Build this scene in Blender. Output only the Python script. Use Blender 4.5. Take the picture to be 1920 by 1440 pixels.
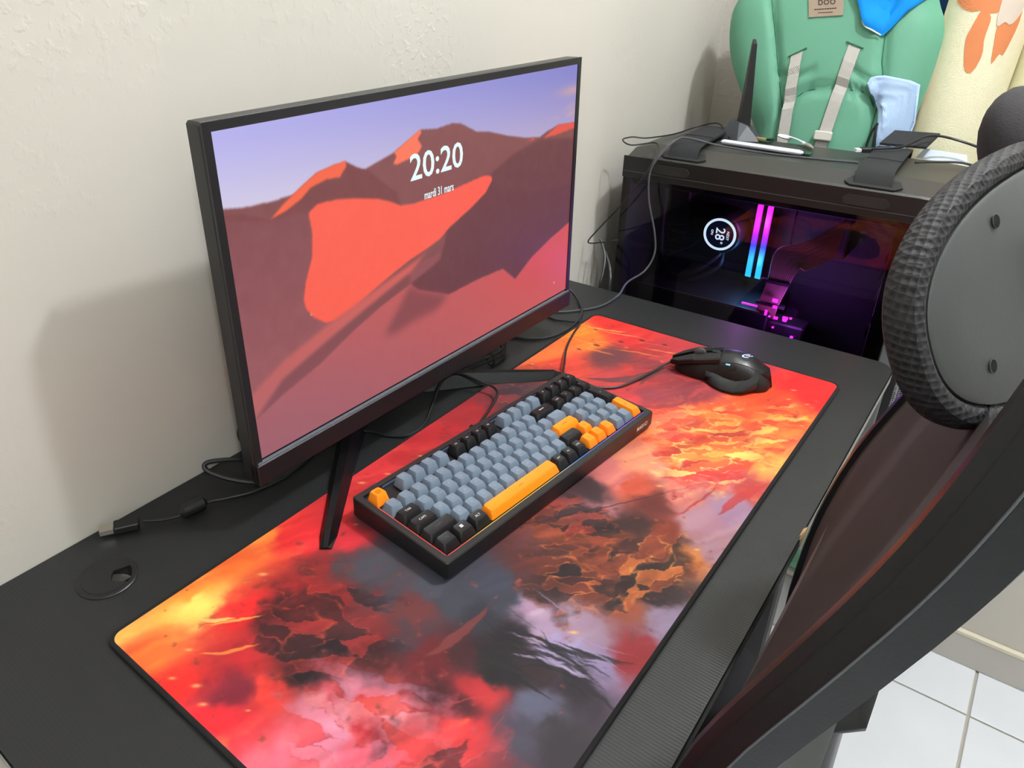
import bpy, bmesh, math, random
import numpy as np
from mathutils import Vector, Matrix
from math import sin, cos, pi, radians, sqrt, atan2

# ------------------------------------------------------------------ clear
for o in list(bpy.data.objects):
    bpy.data.objects.remove(o, do_unlink=True)
scene = bpy.context.scene
COL = scene.collection
random.seed(7)

# ------------------------------------------------------------------ camera
CAM_POS = Vector((0.69603, -0.18490, 1.29614))
yaw, pitch, roll = 0.67902, 0.47589, -0.00839
fwd = Vector((-sin(yaw)*cos(pitch), cos(yaw)*cos(pitch), -sin(pitch)))
rgt = Vector((cos(yaw), sin(yaw), 0.0)); upv = rgt.cross(fwd)
rgt, upv = cos(roll)*rgt + sin(roll)*upv, -sin(roll)*rgt + cos(roll)*upv
cd = bpy.data.cameras.new('camera'); cam = bpy.data.objects.new('camera', cd); COL.objects.link(cam)
m = Matrix((rgt, upv, -fwd)).transposed().to_4x4(); m.translation = CAM_POS
cam.matrix_world = m
cd.sensor_width = 36.0; cd.lens = 1410.93*36.0/1920.0
cd.shift_x = 128.16/1920.0; cd.shift_y = -63.29/1920.0
cd.clip_start = 0.02
scene.camera = cam

# ------------------------------------------------------------------ world, lamp, exposure
w = bpy.data.worlds.new('room_air'); scene.world = w; w.use_nodes = True
w.node_tree.nodes['Background'].inputs[0].default_value = (0.9, 0.95, 1.0, 1)
w.node_tree.nodes['Background'].inputs[1].default_value = 0.05
LAMP = Vector((0.90, 1.00, 2.42))
FILL_LAMP = Vector((1.90, -0.90, 2.40))  # added fill lamp, out of view; lifts the shadows from the camera side
for loc_, en_ in ((LAMP, 77), (FILL_LAMP, 50)):
    ld = bpy.data.lights.new('bulb_light', 'POINT'); ld.energy = en_; ld.shadow_soft_size = 0.045
    ld.color = (0.91, 0.96, 1.0)
    lamp_light = bpy.data.objects.new('bulb_light', ld); COL.objects.link(lamp_light); lamp_light.location = loc_
vs = scene.view_settings
vs.view_transform = 'Standard'; vs.look = 'None'; vs.gamma = 1.0; vs.exposure = 0.0
vs.use_curve_mapping = False

# ------------------------------------------------------------------ materials
def lin(c):
    c = c/255.0
    return c/12.92 if c <= 0.04045 else ((c+0.055)/1.055)**2.4
def L3(rgb): return tuple(lin(c) for c in rgb)
MATS = {}
def mat(name, rgb=(128,128,128), rough=0.5, metal=0.0, spec=0.5, noise=None, bump=None, emit=None, strength=1.0,
        attr=None, attr_emit=None, coat=0.0, wave=None, alpha=None, stretch=(1,1,1)):
    if name in MATS: return MATS[name]
    M = bpy.data.materials.new(name); M.use_nodes = True; nt = M.node_tree; b = nt.nodes['Principled BSDF']
    b.inputs['Base Color'].default_value = (*L3(rgb), 1); b.inputs['Roughness'].default_value = rough
    b.inputs['Metallic'].default_value = metal; b.inputs['Specular IOR Level'].default_value = spec
    b.inputs['Coat Weight'].default_value = coat
    tc = nt.nodes.new('ShaderNodeTexCoord'); mp = nt.nodes.new('ShaderNodeMapping')
    mp.inputs['Scale'].default_value = stretch
    nt.links.new(tc.outputs['Object'], mp.inputs['Vector'])
    if attr:
        a = nt.nodes.new('ShaderNodeAttribute'); a.attribute_name = attr
        nt.links.new(a.outputs['Color'], b.inputs['Base Color'])
    if attr_emit:
        a = nt.nodes.new('ShaderNodeAttribute'); a.attribute_name = attr_emit
        nt.links.new(a.outputs['Color'], b.inputs['Emission Color']); b.inputs['Emission Strength'].default_value = strength
    if emit:
        b.inputs['Emission Color'].default_value = (*L3(emit), 1); b.inputs['Emission Strength'].default_value = strength
    if noise and not attr:
        n = nt.nodes.new('ShaderNodeTexNoise'); n.inputs['Scale'].default_value = noise[0]; n.inputs['Detail'].default_value = 5
        nt.links.new(mp.outputs['Vector'], n.inputs['Vector'])
        r = nt.nodes.new('ShaderNodeMixRGB'); r.blend_type = 'MIX'
        k = noise[1]; c = L3(rgb)
        r.inputs[1].default_value = (*[max(0, v*(1-k)) for v in c], 1); r.inputs[2].default_value = (*[min(1, v*(1+k)) for v in c], 1)
        nt.links.new(n.outputs['Fac'], r.inputs[0]); nt.links.new(r.outputs[0], b.inputs['Base Color'])
    if bump:
        kind = bump[2] if len(bump) > 2 else 'noise'
        if kind == 'noise':
            t = nt.nodes.new('ShaderNodeTexNoise'); t.inputs['Scale'].default_value = bump[0]; t.inputs['Detail'].default_value = 6; out = t.outputs['Fac']
        elif kind == 'voronoi':
            t = nt.nodes.new('ShaderNodeTexVoronoi'); t.inputs['Scale'].default_value = bump[0]; out = t.outputs['Distance']
        else:
            t = nt.nodes.new('ShaderNodeTexWave'); t.inputs['Scale'].default_value = bump[0]; t.bands_direction = kind; out = t.outputs['Fac']
        nt.links.new(mp.outputs['Vector'], t.inputs['Vector'])
        bn = nt.nodes.new('ShaderNodeBump'); bn.inputs['Strength'].default_value = bump[1]; bn.inputs['Distance'].default_value = 0.002
        nt.links.new(out, bn.inputs['Height']); nt.links.new(bn.outputs['Normal'], b.inputs['Normal'])
    MATS[name] = M
    return M

def dots_mat(name, rgb, dot, scale, rough, thr=0.35, bump=0.6):
    """fabric / metal with a regular grid of darker pin holes"""
    if name in MATS: return MATS[name]
    M = mat(name, rgb, rough, bump=(scale, bump, 'voronoi')); nt = M.node_tree; b = nt.nodes['Principled BSDF']
    v = [n for n in nt.nodes if n.type == 'TEX_VORONOI'][0]; v.inputs['Randomness'].default_value = 0.12
    cr = nt.nodes.new('ShaderNodeValToRGB'); cr.color_ramp.elements[0].position = thr; cr.color_ramp.elements[1].position = thr+0.12
    cr.color_ramp.elements[0].color = (*L3(dot), 1); cr.color_ramp.elements[1].color = (*L3(rgb), 1)
    nt.links.new(v.outputs['Distance'], cr.inputs[0]); nt.links.new(cr.outputs[0], b.inputs['Base Color'])
    return M

def ramp_emit(name, stops, strength, axis, length):
    """emissive strip whose hue runs along one object axis"""
    M = bpy.data.materials.new(name); M.use_nodes = True; nt = M.node_tree; b = nt.nodes['Principled BSDF']
    b.inputs['Base Color'].default_value = (0.01, 0.01, 0.01, 1); b.inputs['Emission Strength'].default_value = strength
    tc = nt.nodes.new('ShaderNodeTexCoord'); sx = nt.nodes.new('ShaderNodeSeparateXYZ'); mt = nt.nodes.new('ShaderNodeMath')
    mt.operation = 'DIVIDE'; mt.inputs[1].default_value = length
    cr = nt.nodes.new('ShaderNodeValToRGB')
    while len(cr.color_ramp.elements) < len(stops): cr.color_ramp.elements.new(0.5)
    for e, (p, c) in zip(cr.color_ramp.elements, stops): e.position = p; e.color = (*L3(c), 1)
    nt.links.new(tc.outputs['Object'], sx.inputs[0]); nt.links.new(sx.outputs[axis], mt.inputs[0])
    nt.links.new(mt.outputs[0], cr.inputs[0]); nt.links.new(cr.outputs[0], b.inputs['Emission Color'])
    return M

def glass_mat(name, tint, refl_rough=0.02):
    M = bpy.data.materials.new(name); M.use_nodes = True; nt = M.node_tree; nt.nodes.clear()
    out = nt.nodes.new('ShaderNodeOutputMaterial'); mix = nt.nodes.new('ShaderNodeMixShader'); tr = nt.nodes.new('ShaderNodeBsdfTransparent')
    gl = nt.nodes.new('ShaderNodeBsdfGlossy'); fr = nt.nodes.new('ShaderNodeFresnel'); fr.inputs['IOR'].default_value = 1.45
    tr.inputs[0].default_value = (*tint, 1); gl.inputs['Roughness'].default_value = refl_rough
    nt.links.new(fr.outputs[0], mix.inputs[0]); nt.links.new(tr.outputs[0], mix.inputs[1]); nt.links.new(gl.outputs[0], mix.inputs[2])
    nt.links.new(mix.outputs[0], out.inputs[0])
    return M

# ------------------------------------------------------------------ geometry helpers
class MB:
    """collects shapes; build() links them as ONE mesh object"""
    def __init__(s): s.v = []; s.f = []
    def add(s, v, f):
        n = len(s.v); s.v += [tuple(p) for p in v]; s.f += [tuple(i+n for i in q) for q in f]; return s
    def box(s, x0, x1, y0, y1, z0, z1, bev=0.0):
        if bev <= 0:
            v = [(x0,y0,z0),(x1,y0,z0),(x1,y1,z0),(x0,y1,z0),(x0,y0,z1),(x1,y0,z1),(x1,y1,z1),(x0,y1,z1)]
            return s.add(v, [(0,3,2,1),(4,5,6,7),(0,1,5,4),(1,2,6,5),(2,3,7,6),(3,0,4,7)])
        b = bev
        rings = [rrect(x0+b,x1-b,y0+b,y1-b,b,z0,1), rrect(x0,x1,y0,y1,b,z0+b,1), rrect(x0,x1,y0,y1,b,z1-b,1), rrect(x0+b,x1-b,y0+b,y1-b,b,z1,1)]
        return s.loft(rings)
    def loft(s, rings, closed=True, caps=True, loop=False):
        n = len(rings[0]); v = [p for r in rings for p in r]; f = []
        m = len(rings)
        for i in range(m if loop else m-1):
            a, b2 = i*n, ((i+1) % m)*n
            for j in range(n if closed else n-1):
                k = (j+1) % n
                f.append((a+j, a+k, b2+k, b2+j))
        if caps and closed and not loop:
            f.append(tuple(range(n-1, -1, -1))); f.append(tuple((m-1)*n+j for j in range(n)))
        return s.add(v, f)
    def prism(s, poly, z0, z1):
        return s.loft([[(x,y,z0) for x,y in poly], [(x,y,z1) for x,y in poly]])
    def tube(s, pts, r, seg=8, smooth=0, cap=True):
        if smooth: pts = catmull(pts, smooth)
        pts = [Vector(p) for p in pts]; rings = []; n = len(pts)
        rr = r if isinstance(r, (list, tuple)) else [r]*n
        if len(rr) != n: rr = [rr[min(len(rr)-1, int(i*len(rr)/n))] for i in range(n)]
        t = (pts[1]-pts[0]).normalized(); a = Vector((0,0,1)) if abs(t.z) < 0.9 else Vector((1,0,0))
        u = t.cross(a).normalized()
        for i, p in enumerate(pts):
            t = (pts[min(i+1,n-1)]-pts[max(i-1,0)])
            if t.length < 1e-9: t = Vector((0,0,1))
            t.normalize(); u = (u - t*u.dot(t))
            u = u.normalized() if u.length > 1e-6 else t.orthogonal().normalized()
            v2 = t.cross(u)
            rings.append([tuple(p + rr[i]*(cos(2*pi*k/seg)*u + sin(2*pi*k/seg)*v2)) for k in range(seg)])
        return s.loft(rings, caps=cap)
    def lathe(s, prof, c=(0,0,0), seg=24, cap=True):
        rings = [[(c[0]+r*cos(2*pi*k/seg), c[1]+r*sin(2*pi*k/seg), c[2]+z) for k in range(seg)] for r, z in prof]
        return s.loft(rings, caps=cap)
    def xform(s, M):
        s.v = [tuple(M @ Vector(p)) for p in s.v]; return s
    def mesh(s, name, mt, smooth=False, fix=True):
        me = bpy.data.meshes.new(name); me.from_pydata(s.v, [], s.f); me.validate()
        if fix:
            b = bmesh.new(); b.from_mesh(me); bmesh.ops.recalc_face_normals(b, faces=b.faces); b.to_mesh(me); b.free()
        if smooth:
            me.polygons.foreach_set('use_smooth', [True]*len(me.polygons))
            me.set_sharp_from_angle(angle=radians(smooth if not isinstance(smooth, bool) else 40))
        if mt: me.materials.append(mt)
        return me
    def build(s, name, mt, parent=None, smooth=False, loc=None, fix=True):
        return link(name, s.mesh(name, mt, smooth, fix), parent, loc)

def link(name, me, parent=None, loc=None):
    o = bpy.data.objects.new(name, me); COL.objects.link(o)
    if parent: o.parent = parent
    if loc: o.location = loc
    return o
def empty(name, loc=(0,0,0), rotz=0.0):
    o = bpy.data.objects.new(name, None); COL.objects.link(o); o.location = loc; o.rotation_euler = (0,0,rotz); o.empty_display_size = 0.05
    return o
def tag(o, label, cat, group=None):
    o['label'] = label; o['category'] = cat
    if group: o['group'] = group
    return o
def struct(o, label=None, cat=None):
    o['kind'] = 'structure'
    if label: o['label'] = label
    if cat: o['category'] = cat
    return o
def rrect(x0, x1, y0, y1, r, z, n=4):
    p = []
    for cx, cy, a0 in ((x1-r,y1-r,0),(x0+r,y1-r,pi/2),(x0+r,y0+r,pi),(x1-r,y0+r,1.5*pi)):
        for k in range(n+1):
            a = a0 + k*pi/2/n; p.append((cx+r*cos(a), cy+r*sin(a), z))
    return p
def rrect2(x0, x1, y0, y1, r, n=4): return [(x,y) for x,y,z in rrect(x0,x1,y0,y1,r,0,n)]
def catmull(pts, n=6):
    P = [Vector(p) for p in pts]; out = []
    for i in range(len(P)-1):
        p0 = P[i-1] if i else P[0]*2-P[1]; p1, p2 = P[i], P[i+1]; p3 = P[i+2] if i+2 < len(P) else P[-1]*2-P[-2]
        for k in range(n):
            t = k/n
            out.append(0.5*((2*p1)+(p2-p0)*t+(2*p0-5*p1+4*p2-p3)*t*t+(3*p1-p0-3*p2+p3)*t**3))
    out.append(P[-1]); return out
TXT = {}
def text_mesh(body, size, mt, extrude=0.0, align='CENTER', bold=0.0):
    key = (body, size, mt.name, extrude, align, bold)
    if key in TXT: return TXT[key]
    c = bpy.data.curves.new('lettering', 'FONT'); c.body = body; c.size = size; c.extrude = extrude; c.align_x = align; c.align_y = 'CENTER'
    c.resolution_u = 3; c.offset = bold
    o = bpy.data.objects.new('lettering', c); COL.objects.link(o); bpy.context.view_layer.update()
    me = bpy.data.meshes.new_from_object(o.evaluated_get(bpy.context.evaluated_depsgraph_get()))
    bpy.data.objects.remove(o, do_unlink=True); bpy.data.curves.remove(c)
    me.materials.clear(); me.materials.append(mt); me.name = 'lettering'
    TXT[key] = me; return me
def frame_matrix(o, ex, ey, ez):
    M = Matrix((Vector(ex), Vector(ey), Vector(ez))).transposed().to_4x4(); M.translation = Vector(o); return M

# ------------------------------------------------------------------ painting helpers (flat print on screen and mat)
def vnoise(h, w_, cells_h, cells_w, seed):
    g = np.random.RandomState(seed).rand(int(cells_h)+3, int(cells_w)+3)
    y = np.linspace(0, cells_h, h); x = np.linspace(0, cells_w, w_)
    yi = y.astype(int); xi = x.astype(int); fy = y-yi; fx = x-xi
    fy = fy*fy*(3-2*fy); fx = fx*fx*(3-2*fx)
    a = g[yi][:, xi]; b = g[yi][:, xi+1]; c = g[yi+1][:, xi]; d = g[yi+1][:, xi+1]
    return (a*(1-fx)+b*fx)*(1-fy)[:,None] + (c*(1-fx)+d*fx)*fy[:,None]
def fbm(h, w_, ch, cw, seed, o=4):
    s = 0; a = 1; t = 0
    for i in range(o): s = s + a*vnoise(h, w_, ch*2**i, cw*2**i, seed+i); t += a; a *= 0.5
    return s/t
def inside(U, V, poly):
    m_ = np.zeros(U.shape, bool); n = len(poly)
    for i in range(n):
        (x1,y1),(x2,y2) = poly[i], poly[(i+1) % n]
        if y1 == y2: continue
        c = ((V >= min(y1,y2)) & (V < max(y1,y2))); xs = x1+(V-y1)*(x2-x1)/(y2-y1)
        m_ ^= c & (U < xs)
    return m_
def blur(a, r):
    if r < 1: return a
    for ax in (0,1):
        for _ in range(2):
            p = np.concatenate([np.repeat(np.take(a,[0],ax), r+1, ax), a, np.repeat(np.take(a,[-1],ax), r, ax)], ax)
            c = np.cumsum(p, ax); n = a.shape[ax]
            a = (np.take(c, range(2*r+1, 2*r+1+n), ax) - np.take(c, range(0, n), ax))/(2*r+1)
    return a
def s2l(a): return np.where(a <= 0.04045, a/12.92, ((a+0.055)/1.055)**2.4)
def grid_mesh(name, O, ex, ey, w_, h_, img, mt):
    """flat sheet, rows along ey, columns along ex, painted from img[row, col] (sRGB 0..1)"""
    H, W = img.shape[:2]
    u = np.linspace(0, w_, W); v = np.linspace(0, h_, H); UU, VV = np.meshgrid(u, v)
    co = np.array(O)[None,None,:] + UU[...,None]*np.array(ex) + VV[...,None]*np.array(ey)
    idx = np.arange(H*W).reshape(H, W)
    q = np.stack([idx[:-1,:-1], idx[:-1,1:], idx[1:,1:], idx[1:,:-1]], -1).reshape(-1,4)
    me = bpy.data.meshes.new(name); me.vertices.add(H*W); me.vertices.foreach_set('co', co.reshape(-1).astype(np.float32))
    me.loops.add(q.size); me.loops.foreach_set('vertex_index', q.reshape(-1).astype(np.int32))
    me.polygons.add(len(q)); me.polygons.foreach_set('loop_start', np.arange(0, q.size, 4, dtype=np.int32))
    me.update(calc_edges=True); me.validate()
    ca = me.color_attributes.new('print', 'FLOAT_COLOR', 'POINT')
    rgba = np.ones((H*W, 4), np.float32); rgba[:, :3] = s2l(np.clip(img,0,1)).reshape(-1,3)
    ca.data.foreach_set('color', rgba.reshape(-1)); me.materials.append(mt)
    return me

# ================================================================== the room
m_wall = mat('wall_paint', (199,194,185), 0.75, spec=0.25, noise=(3.0, 0.05), bump=(34, 0.16))
nt = m_wall.node_tree; bsdf = nt.nodes['Principled BSDF']; b0 = [n for n in nt.nodes if n.type == 'BUMP'][0]
tcw = [n for n in nt.nodes if n.type == 'MAPPING'][0]
n1 = nt.nodes.new('ShaderNodeTexNoise'); n1.inputs['Scale'].default_value = 75; n1.inputs['Detail'].default_value = 3
n2 = nt.nodes.new('ShaderNodeTexNoise'); n2.inputs['Scale'].default_value = 2.6
cr = nt.nodes.new('ShaderNodeValToRGB'); cr.color_ramp.elements[0].position = 0.50; cr.color_ramp.elements[1].position = 0.62
cr2 = nt.nodes.new('ShaderNodeValToRGB'); cr2.color_ramp.elements[0].position = 0.52; cr2.color_ramp.elements[1].position = 0.66
mu_ = nt.nodes.new('ShaderNodeMath'); mu_.operation = 'MULTIPLY'; b1 = nt.nodes.new('ShaderNodeBump'); b1.inputs['Strength'].default_value = 0.22; b1.inputs['Distance'].default_value = 0.003
for n_ in (n1, n2): nt.links.new(tcw.outputs['Vector'], n_.inputs['Vector'])
nt.links.new(n2.outputs['Fac'], cr.inputs[0]); nt.links.new(n1.outputs['Fac'], cr2.inputs[0]); nt.links.new(cr.outputs[0], mu_.inputs[0]); nt.links.new(cr2.outputs[0], mu_.inputs[1])
nt.links.new(mu_.outputs[0], b1.inputs['Height']); nt.links.new(b0.outputs['Normal'], b1.inputs['Normal']); nt.links.new(b1.outputs['Normal'], bsdf.inputs['Normal'])
m_ceil = mat('ceiling_paint', (225,223,215), 0.85, noise=(2, 0.03))
m_grout = mat('floor_grout', (176,170,160), 0.9, noise=(30, 0.1))
m_tile = mat('floor_tile', (220,222,228), 0.22, noise=(7, 0.06), bump=(15, 0.05))
m_skirt = mat('skirting_tile', (186,182,174), 0.4, noise=(9, 0.06))
m_skirt_top = mat('skirting_ledge', (216,208,188), 0.8, noise=(20, 0.06), bump=(60, 0.3))
FX0, FX1, FY0, FY1, HZ = 0.0, 3.0, -2.2, 1.3325, 2.6
AX, AY = 0.775, 1.745           # alcove beside the left wall: its right side and its back

fl = struct(MB().box(-0.1, 3.1, -2.3, 1.85, -0.06, -0.004).build('floor', m_grout), 'pale glossy square floor tiles with grey joints', 'floor')
P = 0.40
tile_me = MB().box(-P/2+0.0025, P/2-0.0025, -P/2+0.0025, P/2-0.0025, -0.004, 0.0, 0.0012).mesh('tile', m_tile)
for i in range(-3, 6):
    for j in range(-9, 2):
        cx, cy = 0.8735 + (i+0.5)*P, 1.194 + (j+0.5)*P
        x0, x1, y0, y1 = max(cx-P/2, 0), min(cx+P/2, 3.0), max(cy-P/2, -2.2), min(cy+P/2, AY if cx < AX else FY1)
        if x1-x0 < 0.02 or y1-y0 < 0.02: continue
        if x1-x0 > P-0.001 and y1-y0 > P-0.001: link('tile', tile_me, fl, (cx, cy, 0))
        else: MB().box(x0+0.0025, x1-0.0025, y0+0.0025, y1-0.0025, -0.004, 0.0, 0.0012).build('tile', m_tile, fl)
struct(MB().box(-0.1, 0.0, -2.3, 1.85, 0, HZ).build('wall_left', m_wall), 'rough cream plaster wall behind the monitor', 'wall')
struct(MB().box(0.0, AX, AY, 1.85, 0, HZ).build('wall_alcove', m_wall), 'cream wall closing the corner behind the high chair', 'wall')
struct(MB().box(AX, 3.1, FY1, 1.85, 0, HZ).build('wall_far', m_wall), 'cream wall above the grey skirting tiles', 'wall')
struct(MB().box(3.0, 3.1, -2.3, FY1, 0, HZ).build('wall_right', m_wall), 'cream wall on the open side of the room', 'wall')
struct(MB().box(0.0, 3.0, -2.3, -2.2, 0, HZ).build('wall_back', m_wall), 'cream wall behind the camera', 'wall')
struct(MB().box(-0.1, 3.1, -2.3, 1.85, HZ, HZ+0.1).build('ceiling', m_ceil), 'plain white painted ceiling', 'ceiling')
bb = struct(MB().box(AX+0.004, 3.0, FY1-0.010, FY1, 0.0, 0.072, 0.0015).build('baseboard_far', m_skirt), 'grey tile skirting with a rough cream ledge', 'skirting')
MB().box(AX+0.004, 3.0, FY1-0.011, FY1, 0.072, 0.083, 0.002).build('ledge', m_skirt_top, bb)

m_lampw = mat('lamp_white_plastic', (230,230,226), 0.4, noise=(20, 0.03))
for L_, lab in ((LAMP, 'small pendant lamp holder on the ceiling above the computer'), (FILL_LAMP, 'added pendant holder for an unseen fill lamp in the middle of the room')):
    lp = tag(empty('ceiling_lamp', (L_.x, L_.y, HZ)), lab, 'lamp')
    MB().lathe([(0.05,0),(0.05,-0.012),(0.03,-0.028),(0.006,-0.03)], seg=24).build('ceiling_rose', m_lampw, lp, 35)
    MB().tube([(0,0,-0.028),(0,0,-0.08)], 0.003).build('cord', m_lampw, lp)
    MB().lathe([(0.004,-0.078),(0.02,-0.085),(0.022,-0.12),(0.018,-0.122)], seg=20).build('socket', m_lampw, lp, 35)

# ================================================================== desk
DX0, DX1, DY0, DY1, DZ = 0.002, 0.601, -0.1075, 1.0188, 0.75
m_desk = mat('black_desk_laminate', (33,34,35), 0.42, spec=0.4, noise=(24, 0.16), bump=(95, 0.09, 'Y'), stretch=(1,1,1))
m_edge = mat('grey_edge_band', (150,150,144), 0.5, noise=(40, 0.08))
m_steel = mat('black_powder_steel', (26,26,28), 0.5, noise=(50, 0.1))
m_blackp = mat('black_plastic', (24,24,26), 0.42, noise=(60, 0.12))
m_wood = mat('raw_chipboard', (190,150,95), 0.9, noise=(150, 0.25))
desk = tag(empty('desk', (0.3, 0.45, 0)), 'black laminate desk with rounded corners and a cable grommet', 'desk')
desk_inv = Matrix.Translation((-0.3, -0.45, 0))
GX, GY, GR = 0.0755, 0.0435, 0.0245
outer = rrect2(DX0, DX1, DY0, DY1, 0.028, 6)
hole = [(GX+GR*cos(2*pi*k/40), GY+GR*sin(2*pi*k/40)) for k in range(40)]
def slab_with_hole(name, mt, z0, z1, parent, outer, hole):
    b = bmesh.new(); layers = []
    for z in (z0, z1):
        vo = [b.verts.new((x,y,z)) for x,y in outer]; vh = [b.verts.new((x,y,z)) for x,y in hole]
        es = [b.edges.new((vo[i], vo[(i+1) % len(vo)])) for i in range(len(vo))] + [b.edges.new((vh[i], vh[(i+1) % len(vh)])) for i in range(len(vh))]
        bmesh.ops.triangle_fill(b, edges=es, use_beauty=True); layers.append((vo, vh))
    for k in (0,1):
        lo, hi = layers[0][k], layers[1][k]; n = len(lo)
        for i in range(n): b.faces.new((lo[i], lo[(i+1)%n], hi[(i+1)%n], hi[i]))
    bmesh.ops.recalc_face_normals(b, faces=b.faces)
    me = bpy.data.meshes.new(name); b.to_mesh(me); b.free(); me.materials.append(mt)
    me.transform(desk_inv)
    return link(name, me, parent)
dt = slab_with_hole('desk_top', m_desk, DZ-0.018, DZ, desk, outer, hole)
# edge band round the board, a touch proud of it
eb = MB(); o1 = rrect2(DX0-0.0, DX1+0.0012, DY0-0.0012, DY1+0.0012, 0.029, 6)
eb.loft([[(x,y,DZ-0.0165) for x,y in o1], [(x,y,DZ-0.0015) for x,y in o1]], caps=False)
eb.xform(desk_inv).build('edge_band', m_edge, desk, fix=True)
MB().add([(0.6025,0.532,DZ-0.006),(0.6025,0.548,DZ-0.001),(0.6025,0.556,DZ-0.0005),(0.600,0.549,DZ+0.0006),(0.600,0.534,DZ+0.0006)], [(0,1,2,3,4)]).xform(desk_inv).build('chip', m_wood, desk)
for yy in (DY0+0.05, DY1-0.11):
    MB().box(0.05,0.55,yy,yy+0.05,DZ-0.045,DZ-0.018,0.003).xform(desk_inv).build('cross_rail', m_steel, desk)
    for xx in (0.06, 0.50):
        MB().box(xx,xx+0.04,yy+0.005,yy+0.045,0.03,DZ-0.045,0.004).xform(desk_inv).build('leg', m_steel, desk)
    MB().box(0.03,0.57,yy,yy+0.05,0.0,0.03,0.006).xform(desk_inv).build('foot', m_steel, desk)
MB().box(0.07,0.10,DY0+0.1,DY1-0.11,DZ-0.10,DZ-0.018,0.003).xform(desk_inv).build('back_beam', m_steel, desk)
# grommet
gm = MB().lathe([(0.0238,-0.016),(0.0238,0.0012),(0.0285,0.0016),(0.0295,0.0008),(0.0295,0.0)], (GX,GY,DZ), 48, cap=False)
g_o = gm.xform(desk_inv).build('grommet_ring', m_blackp, desk, 30)
na = atan2(0.056-GY, 0.085-GX)
cap = [(GX+0.0236*cos(na+a), GY+0.0236*sin(na+a)) for a in np.linspace(radians(30), radians(330), 40)]
cap += [(GX+0.009*cos(na-radians(55)), GY+0.009*sin(na-radians(55))), (GX+0.004*cos(na), GY+0.004*sin(na)), (GX+0.009*cos(na+radians(55)), GY+0.009*sin(na+radians(55)))]
MB().prism(cap, DZ-0.002, DZ+0.0014).xform(desk_inv).build('grommet_cap', m_blackp, desk)

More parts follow.
